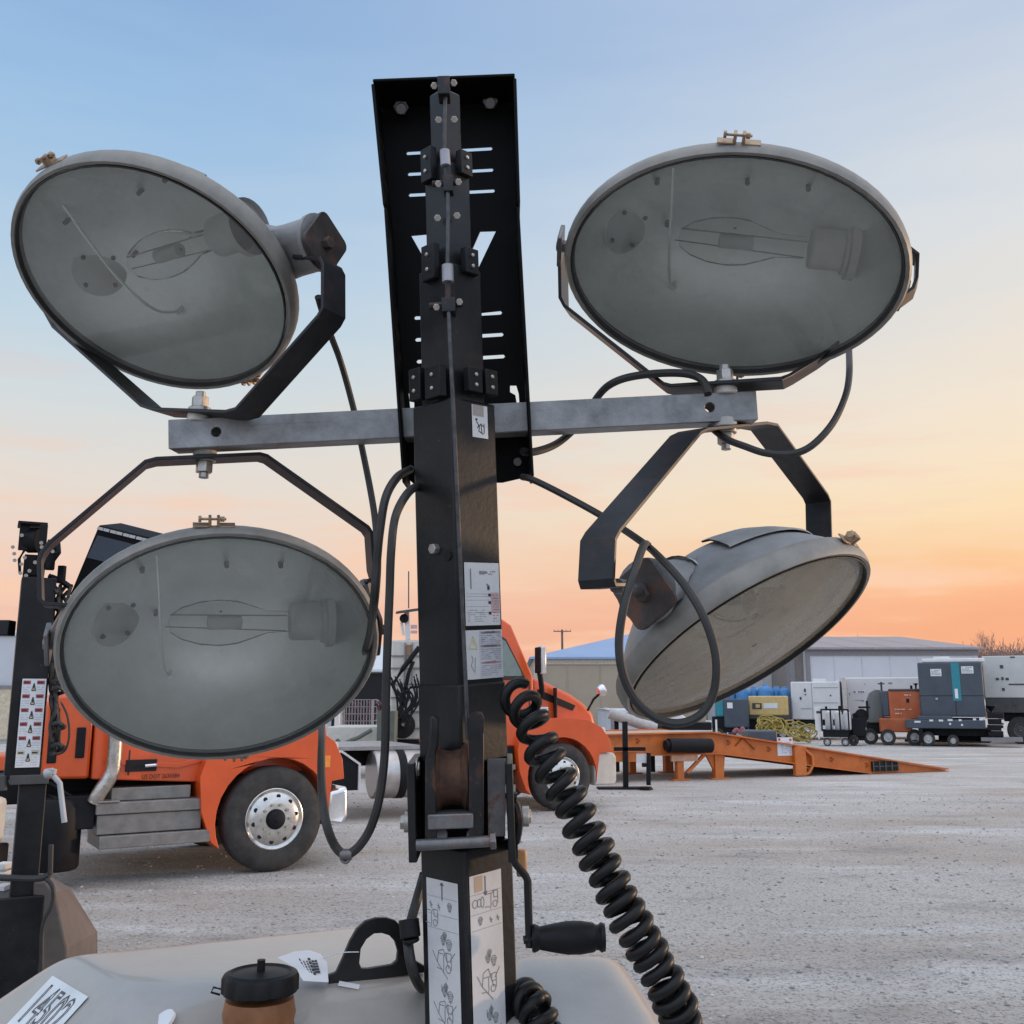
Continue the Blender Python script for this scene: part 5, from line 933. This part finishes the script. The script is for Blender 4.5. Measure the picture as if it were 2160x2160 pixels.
# big white generator at the right edge
Yc = 39.5; g = eq('generator', 'big white generator on a dark wheeled base at the right edge', 'generator', 2150, Yc)
pbx(g, 'enclosure', [(2073, 1383, 2260, 1472)], Yc, 3.5, mat('off white enclosure', (.55, .545, .52), .5, var=.05, scale=1.5, dust=.2)); pbx(g, 'base', [(2078, 1472, 2260, 1504)], Yc + .02, 3.4, DGREY); pbx(g, 'axle_frame', [(2110, 1504, 2260, 1522)], Yc + .3, 2.6, CHASS)
m = MB()
for x, y, a_, b_2 in ((2113, 1406, 7, 7), (2104, 1432, 7, 5), (2115, 1431, 5, 6), (2125, 1432, 7, 5), (2117, 1454, 6, 6), (2142, 1483, 8, 9), (2136, 1386, 10, 3)): pb(m, x - a_ / 2, y - b_2 / 2, x + a_ / 2, y + b_2 / 2, Yc - .02, .04)
pb(m, 2128, 1442, 2260, 1445, Yc - .015, .03); build('latch', m, DGREY, g); wheels(g, (2151, 2215), Yc + .1, .52, .26, DGREY); m = MB(); pb(m, 2175, 1530, 2185, 1560, Yc, .3); build('jack_leg', m, CHASS, g)
# black post with funnel top and stacked mats
Yd = 37.0; g = eq('stacked_block', 'black stack with funnel shaped cap standing before the big white generator', 'block stack', 2100, Yd)
m = MB(); [build('block', pb(MB(), 2083 + (k % 2), 1504 + 13 * k, 2117, 1515.5 + 13 * k, Yd, .7), CHASS, g, bev=.02) for k in range(4)]
m = MB(); p_ = PY(2083, 1500, Yd + .3); m.lathe(V((p_.x, Yd + .3, PY(0, 1503, Yd).z)), Z1, [(.04, -.02), (.04, .05), (.20, .22), (.20, .24), (.01, .25)], n=20); build('funnel_cap', m, CHASS, g); m = MB(); pb(m, 2072, 1556, 2160, 1564, Yd - .1, .9); build('timber_skid', m, DTRIM, g); sheet(g, 'reflector', [(2113, 1518, 2118, 1525), (2113, 1536, 2118, 1542)], Yd, [WHITEP], 0)
# burnt orange compressor
Ye = 38.5; g = eq('compressor', 'burnt orange compressor with grey front and exhaust stack', 'compressor', 1905, Ye)
pbx(g, 'canopy', [(1875, 1457, 1944, 1518)], Ye, 2.4, BRICKO, .05); pbx(g, 'skirt', [(1855, 1515, 1925, 1545)], Ye - .03, 2.4, BRICKO, .05); pbx(g, 'roof_panel', [(1874, 1453, 1945, 1458)], Ye - .02, 2.4, DGREY, .03); pbx(g, 'radiator_panel', [(1858, 1457, 1875, 1512)], Ye + .05, 2.2, GREYP, .06)
ink(g, 'lettering', [('185', 1914, 1466, 6), ('LOW EMISSION', 1905, 1496.5, 5), ('RENTAL', 1894, 1505, 6)][0:0] + [('AIR', 1914, 1467, 7)], Ye, WHITEP) if False else [sheet(g, 'lettering', [r_], Ye, [BRICKO, mat('pale lettering', (.62, .50, .42), .6)], 1, 4) for r_ in ((1906, 1463, 1922, 1469), (1884, 1494, 1926, 1498), (1887, 1502, 1903, 1508))]
m = MB(); p_ = PY(1912, 1450, Ye + 1); m.cyl(V((p_.x, Ye + 1, PY(0, 1455, Ye).z)), V((p_.x, Ye + 1, PY(0, 1444, Ye).z)), .035); m.lathe(V((p_.x, Ye + 1, PY(0, 1445, Ye).z)), Z1, [(.03, 0), (.10, .05), (.10, .07), (.01, .08)], n=14); pb(m, 1900, 1446, 1905, 1455, Ye + 1, .1); build('exhaust_stack', m, CHASS, g)
m = MB(); pb(m, 1912, 1474, 1918, 1482, Ye - .02, .04); pb(m, 1943, 1462, 1947, 1478, Ye - .05, .1); build('latch', m, CHASS, g); wheels(g, (1874, 1930), Ye - .05, .3, .17)
# dark grey compressor behind the cage
Yf = 39.2; g = eq('compressor', 'dark grey round topped compressor left of the burnt orange one', 'compressor', 1850, Yf)
m = MB(); a, c = PY(1829, 1475, Yf).x, PY(1863, 1475, Yf).x; z0, z1 = PY(0, 1525, Yf).z, PY(0, 1455, Yf).z; m.slab([(a, z0), (a, z1 - .35), (a + .1, z1 - .12), (a + .3, z1), (c - .1, z1), (c, z1 - .1), (c, z0)], Yf, Yf + 2.2); build('canopy', m, mat('faded grey canopy', (.14, .145, .14), .6, var=.1), g, bev=.04); pbx(g, 'frame', [(1826, 1523, 1864, 1548)], Yf + .1, 2.0, CHASS); wheels(g, (1836,), Yf, .3, .16)
m = MB(); p_ = PY(1850, 1450, Yf + .5); m.cyl(V((p_.x, Yf + .5, PY(0, 1458, Yf).z)), V((p_.x, Yf + .5, PY(0, 1438, Yf).z)), .04); m.bar(V((p_.x - .13, Yf + .5, PY(0, 1442, Yf).z)), V((p_.x + .13, Yf + .5, PY(0, 1442, Yf).z)), .06, .05); build('exhaust_stack', m, DGREY, g)
# two white generators
Yg = 43.5; g = eq('generator', 'white generator cabinet beside the yellow hoses', 'generator', 1722, Yg, 'white generator cabinets')
pbx(g, 'enclosure', [(1669, 1438, 1772, 1518)], Yg, 3, WHITEP, .04); pbx(g, 'base', [(1672, 1518, 1772, 1530)], Yg + .1, 2.8, CHASS, .01)
m = MB(); [pb(m, x - w_ / 2, y - h_ / 2, x + w_ / 2, y + h_ / 2, Yg - .02, .03) for x, y, w_, h_ in ((1698, 1456, 4, 7), (1699, 1465, 4, 2), (1689, 1473, 4, 6), (1752, 1467, 3, 3))]; build('latch', m, DGREY, g); m = MB(); [pb(m, *r_, Yg - .012, .02) for r_ in ((1690, 1494.4, 1712, 1495.6), (1713, 1440, 1713.8, 1517), (1716, 1450, 1768, 1451), (1716, 1482, 1768, 1483))]; build('door_seam', m, INKG, g); pbx(g, 'roof_vent', [(1708, 1432, 1736, 1439), (1757, 1434, 1770, 1439)], Yg + .5, 1.2, WHITEP, .02); pbx(g, 'end_post', [(1775, 1428, 1785, 1510)], Yg + .1, 2.5, mat('pinkish panel', (.55, .50, .48), .5), .03)
Yh = 44.5; g = eq('generator', 'longer white generator cabinet between the white and slate generators', 'generator', 1860, Yh, 'white generator cabinets')
pbx(g, 'enclosure', [(1786, 1429, 1945, 1522)], Yh, 3, mat('warm white enclosure', (.68, .65, .64), .5, var=.04, scale=1.5, dust=.25, dustcol=(.58, .52, .50)), .05); pbx(g, 'base', [(1786, 1522, 1945, 1535)], Yh + .1, 2.8, CHASS, .01)
sheet(g, 'lettering', [(1798, 1456, 1825, 1463)], Yh, [PAPER, mat('maroon print', (.16, .04, .05), .6)], 1, 6); m = MB(); [pb(m, x - w_ / 2, y - h_ / 2, x + w_ / 2, y + h_ / 2, Yh - .02, .03) for x, y, w_, h_ in ((1792, 1464, 2, 5), (1825, 1443, 2, 3), (1878, 1441, 8, 3), (1820, 1478, 4, 3))]; pb(m, 1802, 1476.5, 1822, 1477.5, Yh - .01, .02); build('latch', m, INKG, g)
# cage trolley with white tank
Yi = 38.0; g = eq('trolley', 'black framed trolley carrying white cylinders before the white generators', 'trolley', 1765, Yi)
m = MB(); zt, zb_ = PY(0, 1497, Yi).z, PY(0, 1541, Yi).z; xa, xb = PY(1733, 1520, Yi).x, PY(1790, 1520, Yi).x
for x in (xa, (xa * .66 + xb * .34), (xa * .32 + xb * .68), xb):
    for y in (0, .8): m.bar((x, Yi + y, zb_), (x, Yi + y, zt), .06, .06)
for z in (zt, zb_):
    for y in (0, .8): m.bar((xa, Yi + y, z), (xb, Yi + y, z), .05, .05)
    for x in (xa, xb): m.bar((x, Yi, z), (x, Yi + .8, z), .05, .05)
pb(m, 1740, 1490, 1745, 1497, Yi, .1); pb(m, 1768, 1489, 1774, 1497, Yi, .1); build('frame', m, CHASS, g)
for x in (1742, 1762, 1780): m = MB(); p_ = PY(x, 1520, Yi + .4); m.lathe(V((p_.x, Yi + .4, zb_ + .02)), Z1, [(.01, 0), (.13, 0), (.15, .03), (.15, .55), (.12, .64), (.05, .68), (.01, .69)], n=20); build('cylinder', m, WHITEP, g)
pbx(g, 'tray', [(1736, 1541, 1790, 1555)], Yi, .8, CHASS, .01); wheels(g, (1746, 1784), Yi - .1, .15, .10)
m = MB(); pb(m, 1717, 1491, 1733, 1541, Yi + .1, .05); pb(m, 1724, 1541, 1727, 1560, Yi + .1, .05); bd_ = build('panel', m, WHITEP, g, bev=.01); sheet(g, 'label', [(1720, 1500, 1729, 1505)], Yi + .1, [DGREY], 0)
Yj = 38.2; g = eq('pump', 'black engine pump on a stand next to the burnt orange compressor', 'pump', 1808, Yj); m = MB()
pb(m, 1797, 1515, 1826, 1553, Yj, .9); pb(m, 1786, 1535, 1822, 1562, Yj + .1, .7); p_ = PY(1814, 1510, Yj + .2); m.cyl(V((p_.x, Yj + .1, p_.z)), V((p_.x, Yj + .5, p_.z)), .26, n=20); p_ = PY(1800, 1510, Yj + .2); m.cyl(V((p_.x, Yj + .1, p_.z)), V((p_.x, Yj + .4, p_.z)), .11, n=16); p_ = PY(1785, 1511, Yj + .2); m.cyl(V((p_.x, Yj + .1, p_.z)), V((p_.x, Yj + .4, p_.z)), .14, n=16); pb(m, 1827, 1478, 1832, 1510, Yj, .1); pb(m, 1805, 1490, 1830, 1494, Yj + .3, .1); build('engine', m, CHASS, g, bev=.02); wheels(g, (1800,), Yj - .02, .2, .1, DGREY)
# yellow compressor and teal/grey neighbour
Yk = 43.0; g = eq('compressor', 'yellow sided compressor in a grey casing under the blue drums', 'compressor', 1620, Yk)
pbx(g, 'casing', [(1577, 1470, 1667, 1518)], Yk + .06, 2.2, DGREY, .06); m = MB(); pb(m, 1579, 1468, 1663, 1509, Yk, .2); build('side_panel', m, YEL, g, bev=.05); sheet(g, 'label', [(1611, 1483, 1640, 1494)], Yk, [PAPER], 0); pbx(g, 'frame', [(1577, 1518, 1667, 1538)], Yk + .2, 1.8, CHASS, .02); wheels(g, (1600, 1650), Yk + .1, .3, .15)
m = MB(); pb(m, 1587, 1483, 1607, 1496, Yk - .02, .03); pb(m, 1594, 1486, 1603, 1493, Yk - .035, .03, 1); build('panel_emblem', m, [DGREY, YEL], g, bev=.01)
g = eq('compressor', 'grey and teal compressor left of the yellow sided one', 'compressor', 1545, Yk - .6); pbx(g, 'casing', [(1527, 1474, 1580, 1535)], Yk - .6, 2.2, GREYP, .06); pbx(g, 'end_panel', [(1507, 1470, 1527, 1512)], Yk - .5, 2.0, TEAL, .06); pbx(g, 'frame', [(1500, 1512, 1575, 1545)], Yk - .4, 1.6, CHASS, .02); sheet(g, 'label', [(1534, 1482, 1545, 1494)], Yk - .6, [PAPER], 0); wheels(g, (1515, 1560), Yk - .6, .26, .14); m = MB(); pb(m, 1511, 1518, 1515, 1545, Yk - .8, .08); pb(m, 1487, 1520, 1500, 1524, Yk - .5, .3); build('drawbar', m, WHITEP, g)
g0 = None
for k, (x, y, r_) in enumerate(((1520, 1468, .22), (1543, 1460, .22), (1566, 1459, .30), (1590, 1460, .22), (1614, 1456, .34), (1637, 1459, .22), (1655, 1460, .26))):
    Yl = 46.5 + .3 * (k % 2); p_ = PY(x, y, Yl); zt = PY(0, y - 9, Yl).z; m = MB(); m.lathe(V((p_.x, Yl, 0)), Z1, [(.01, 0), (r_, 0), (r_ * 1.03, .05), (r_ * 1.03, zt * .5), (r_, zt * .52), (r_, zt - .28), (r_ * .9, zt - .14), (r_ * .6, zt - .03), (.12, zt), (.11, zt + .05), (.01, zt + .06)], n=24); o = build('blue_drum', m, BLUEP, base=True)
    tag(o, 'blue plastic drum in the row behind the yellow sided compressor, only domed tops showing', 'drum', 'blue drums behind the compressors')
def tangle(label, x0, x1, y0, y1, Y, n, seed, r=.03, zmax=.8, mt=HOSEY):
    r_ = random.Random(seed); m = MB(); xa, xb = PY(x0, 1530, Y).x, PY(x1, 1530, Y).x; h = PY(0, y0, Y).z - 0.0; base = max(.02, PY(0, y1, Y).z)
    for k in range(n):
        cx, cy, cz = r_.uniform(xa + .25, xb - .25), Y + r_.uniform(-.2, .4), r_.uniform(base + .1, h - .12); R0 = r_.uniform(.18, .42); tl = r_.uniform(-.7, .7); pts = []
        for i in range(19): a = 6.2832 * i / 16; pts.append(V((cx + R0 * math.cos(a), cy + .3 * R0 * math.sin(a) + .1 * math.sin(2 * a + k), max(.03, cz + R0 * .75 * math.sin(a + tl) * r_.uniform(.75, 1)))))
        m.tube(smooth_path(pts, 3), r, 6)
    o = build('hose_pile', m, mt, base=True); return tag(o, label, 'hoses', 'yellow hose piles')
tangle('larger tangle of yellow hoses under the yellow sided compressor', 1600, 1660, 1515, 1545, 41.5, 16, 4); tangle('loose coil of yellow hoses in front of the white generator', 1660, 1718, 1524, 1558, 40.0, 11, 9)
o = tag(build('red_cable', (lambda m: [m.tube(smooth_path([PY(x, y, 34) for x, y in ((1546, 1546), (1554, 1538), (1562, 1547), (1566, 1535), (1572, 1546), (1578, 1540))], 5), .06, 6), m][1])(MB()), mat('faded red plastic', (.30, .10, .11), .6), base=True), 'faded red bundle on the ground left of the slate block', 'cable bundle')
# pale machine and pipe behind the ramp, left part
Ym = 33.0; g = eq('trailer', 'low white trailer with small wheels behind the raised end of the ramp', 'trailer', 1430, Ym); m = MB(); a = PY(1385, 1508, Ym); c = PY(1452, 1524, Ym); m.slab([(a.x, c.z - .05), (a.x + .2, a.z), (a.x + .75, a.z + .04), (c.x, c.z + .1), (c.x, c.z - .05)], Ym, Ym + 1.6); build('bed', m, WHITEP, g, bev=.03); pbx(g, 'frame', [(1380, 1524, 1500, 1540)], Ym + .1, 1.4, CHASS, .02); wheels(g, (1408, 1450, 1472), Ym, .26, .13)
g = eq('pipe', 'pale grey pipe sloping down behind the truck bonnet', 'pipe', 1330, 24.5); m = MB(); m.cyl(PY(1285, 1504, 24.5), PY(1384, 1538, 24.5), .13, n=20); build('pipe_body', m, mat('pale grey pipe', (.42, .40, .385), .5, dust=.2), g); m = MB(); m.cyl(PY(1384, 1538, 24.5), PY(1392, 1541, 24.5), .15, n=20); m.bar(PY(1300, 1512, 24.7), V((PY(1300, 1512, 24.7).x, 24.7, 0)), .1, .1); m.bar(PY(1375, 1536, 24.7), V((PY(1375, 1536, 24.7).x, 24.7, 0)), .1, .1); build('pipe_stand', m, CHASS, g)
# things between the two trucks, left of the mast
Yn = 24.0; g = eq('service_trailer', 'white panelled service trailer with black boom and small solar panel on its mast', 'trailer', 850, Yn)
pbx(g, 'body', [(824, 1350, 905, 1560)], Yn, 2.0, CREAMP, .04); m = MB(); [pb(m, 824, y, 905, y + 3, Yn - .03, .05) for y in (1382, 1408, 1442, 1470, 1500, 1535)]; pb(m, 852, 1356, 855, 1442, Yn - .05, .06); pb(m, 868, 1356, 870, 1442, Yn - .05, .06); build('panel_seam', m, DTRIM, g)
pbx(g, 'rusty_panel', [(856, 1360, 867, 1400)], Yn - .03, .04, mat('brown panel', (.28, .16, .10), .7), .005)
m = MB(); m.tube([PY(828, 1445, Yn - .4), PY(850, 1410, Yn - .4), PY(885, 1365, Yn - .4)], .06, 8); m.tube([PY(845, 1500, Yn - .4), PY(862, 1420, Yn - .4), PY(872, 1395, Yn - .4)], .045, 8); m.tube([PY(850, 1470, Yn - .4), PY(866, 1450, Yn - .4), PY(890, 1449, Yn - .4)], .03, 8); r_ = random.Random(4)
for k in range(14): m.tube(smooth_path([PY(818 + 5 * k, 1440 + r_.uniform(-20, 20), Yn - .5), PY(836 + 4 * k, 1475 + r_.uniform(-10, 10), Yn - .5), PY(842 + r_.uniform(-22, 26), 1508 + r_.uniform(-8, 30), Yn - .5)], 4), .026, 6)
build('boom', m, CHASS, g); m = MB(); p_ = PY(850, 1530, Yn - .3); m.lathe(p_, V((.3, -1, 0)), [(.01, -.2), (.28, -.18), (.30, -.05), (.28, .02), (.06, .05), (.05, .09), (.01, .1)], n=28); build('reel', m, CHASS, g); m = MB(); p_ = p_ + V((.03, -.11, .03)); m.cyl(p_, p_ - Y1 * .02, .05); build('reel_hub', m, ZINC, g)
m = MB(); m.bar(PY(861, 1350, Yn + .3), PY(858, 1290, Yn + .3), .12, .12); m.lathe(PY(853, 1305, Yn + .25), V((0, -1, 0)), [(.01, -.1), (.10, -.08), (.11, .08), (.01, .1)], n=16, mi=1); m.bar(PY(851, 1340, Yn + .3), PY(847, 1312, Yn + .3), .06, .06); build('camera_mast', m, [WHITEP, CHASS], g); m = MB(); a = PY(835, 1290, Yn); c = PY(905, 1280, Yn); m.add([a, c, c + V((0, .9, .1)), a + V((0, .9, .1)), a + V((0, 0, -.06)), c + V((0, 0, -.06)), c + V((0, .9, .04)), a + V((0, .9, .04))], [(0, 1, 2, 3), (7, 6, 5, 4), (0, 4, 5, 1), (1, 5, 6, 2), (2, 6, 7, 3), (3, 7, 4, 0)]); build('solar_panel', m, DGREY, g); m = MB(); m.cyl(PY(862, 1283, Yn + .3), PY(862, 1205, Yn + .3), .015, n=8); build('antenna', m, DGREY, g); m = MB(); pb(m, 866, 1318, 880, 1326, Yn - .04, .05); pb(m, 866, 1330, 880, 1336, Yn - .04, .05); build('pink_label', m, PINKI, g)
pbx(g, 'chassis', [(815, 1560, 910, 1575)], Yn, 2.0, CHASS, .02); wheels(g, (835, 890), Yn - .05, .35, .2, DGREY); m = MB(); m.bar((PY(820, 1500, Yn).x, Yn + .2, 0), (PY(820, 1500, Yn).x, Yn + .2, .6), .08, .08); build('jack_leg', m, CHASS, g)
Yo = 28.0; g = eq('pallet_cage', 'wire pallet cage holding faded red chains in front of the dark doorway', 'pallet cage', 750, Yo); m = MB(); xa, xb = PY(712, 1500, Yo).x, PY(786, 1500, Yo).x; z0, z1 = .55, PY(0, 1476, Yo).z
for i in range(13): x = xa + (xb - xa) * i / 12; m.bar((x, Yo, z0), (x, Yo, z1), .02 if i % 12 else .07, .02)
for i in range(7): z = z0 + (z1 - z0) * i / 6; m.bar((xa, Yo, z), (xb, Yo, z), .02 if i % 6 else .06, .02); m.bar((xa, Yo, z), (xa, Yo + 1, z), .02, .02); m.bar((xb, Yo, z), (xb, Yo + 1, z), .02, .02)
for x in (xa, xb):
    for y in (Yo, Yo + 1): m.bar((x, y, 0), (x, y, z1), .07, .07)
m.box((xa, Yo, z0 - .06), (xb, Yo + 1, z0)); build('cage', m, mat('grey cage wire', (.30, .27, .27), .5), g); pbx(g, 'white_drum', [(705, 1500, 716, 1545)], Yo - .4, .5, WHITEP)
ch = MB(); r_ = random.Random(6)
for k in range(16): x = r_.uniform(xa + .2, xb + .5); p_ = V((x, Yo + r_.uniform(.2, .8), 1.62)); ch.tube(smooth_path([p_, p_ + V((.12, 0, -.1)), p_ + V((r_.uniform(-.3, .3), .02, -r_.uniform(.2, .7)))], 4), .035, 6)
tag(build('chain_pile', ch, PINK, base=True), 'faded red chains heaped over the wire pallet cage', 'chains')
g = eq('flat_trailer', 'white flatbed trailer with grey chains seen over the farther truck chassis', 'trailer', 740, 21.5); pbx(g, 'bed', [(690, 1533, 800, 1578)], 22.5, 1.8, CREAMP, .02); m = MB(); m.tube(smooth_path([PY(x, y, 22.3) for x, y in ((710, 1560), (722, 1570), (740, 1562), (756, 1556), (770, 1548), (784, 1540))], 8), .05, 6); pb(m, 795, 1500, 832, 1575, 22.2, .6); build('chain', m, mat('olive steel', (.10, .11, .09), .6), g); m = MB(); [m.bar((PY(x, 1500, 22.8).x, 23, 0), (PY(x, 1500, 22.8).x, 23, .7), .12, .12) for x in (700, 790)]; build('stand', m, CHASS, g)
# orange machine glimpsed at the left edge
g = eq('skid_machine', 'orange machine at the far left edge behind the black mast', 'machine', 5, 20); pbx(g, 'body', [(-60, 1592, 30, 1640)], 20, 1.8, ORANGE, .05); pbx(g, 'base', [(-60, 1640, 28, 1672)], 20, 1.8, CHASS, .03); pbx(g, 'white_tank', [(-60, 1685, 40, 1780)], 11.5, 1.2, CREAMP, .06) if False else None
g = eq('tank_trailer', 'pale tank low at the left edge behind the black mast', 'tank', 0, 9.0); pbx(g, 'tank', [(-90, 1685, -14, 1785)], 9.0, .25, CREAMP, .05); pbx(g, 'skid', [(-90, 1785, -12, 1850)], 9.0, .25, CHASS, .02)

# ------------------------------------------------------------------ bare trees
def tree(label, px, ptop, Y, spread, seed, grp='bare trees behind the grey warehouse', dens=5):
    r_ = random.Random(seed); base = V((PY(px, 1500, Y).x, Y, 0)); H = PY(0, ptop, Y).z; t = thing('bare_tree', base, label, 'tree', group=grp); m = MB(); th = H * .4
    m.tube([base, base + V((.1, 0, th * .5)), base + V((0, .1, th)), base + V((.1, 0, H * .62))], [.22, .17, .12, .07], 8); build('trunk', m, BARK, t); c = MB()
    def br(p, d, L_, w_, lv):
        q_ = [p]; dd = d.copy()
        for i in range(3): dd = (dd + V((r_.uniform(-.3, .3), r_.uniform(-.3, .3), r_.uniform(-.05, .25)))).normalized(); q_.append(q_[-1] + dd * L_ / 3)
        c.tube(q_, [w_, w_ * .8, w_ * .6, w_ * .35], 4 if lv else 5, cap=False)
        if lv < 3:
            for k in range(dens if lv else 4): i = r_.randint(1, 3); a = r_.uniform(0, 6.28); br(q_[i], (dd * .7 + V((math.cos(a) * .8, math.sin(a) * .8, r_.uniform(.1, .7)))).normalized(), L_ * r_.uniform(.45, .68), max(.011, w_ * .45), lv + 1)
    for k in range(8): a = k * .785 + r_.uniform(-.3, .3); br(base + V((0, 0, H * r_.uniform(.25, .6))), V((math.cos(a) * spread, math.sin(a) * spread, r_.uniform(.6, 1.2))).normalized(), H * r_.uniform(.22, .32), .05, 0)
    build('crown', c, BARK, t); return t
for lab, px, top, Y, sp, sd_ in (('bare tree just right of the grey warehouse, its twigs open against the sky', 2098, 1346, 98, .8, 1), ('bare tree at the far right edge of the sky', 2150, 1352, 92, .8, 2), ('bare tree between two others above the big white generator', 2124, 1353, 90, .9, 3), ('shorter bare tree low beside the warehouse corner', 2082, 1360, 94, .9, 5), ('bare treetop poking above the grey warehouse roof', 1792, 1341, 125, .8, 6), ('low bare bush at the right edge under the taller trees', 2165, 1362, 88, 1.1, 8), ('low bare bush between the warehouse and the right edge', 2110, 1368, 86, 1.2, 9)): tree(lab, px, top, Y, sp, sd_)
m = MB(); r_ = random.Random(12)
for k in range(2600):
    x = r_.uniform(PY(2070, 1500, 110).x, PY(2260, 1500, 110).x); z = r_.uniform(1, PY(0, 1385, 110).z + r_.uniform(-.8, .4)); a = r_.uniform(-.7, .7); L_ = r_.uniform(.8, 2); p_ = V((x, 110 + r_.uniform(-4, 6), z)); m.bar(p_, p_ + V((math.sin(a) * L_, 0, math.cos(a) * L_)), .035, .035)
tag(build('brush', m, BARK, base=True), 'dense brown brushwood reading as one mass behind the bare trees', 'brush', kind='stuff')
for o in list(bpy.data.objects):
    if o.type == 'MESH' and o.parent is None and 'kind' not in o and 'label' not in o: print('UNTAGGED', o.name)
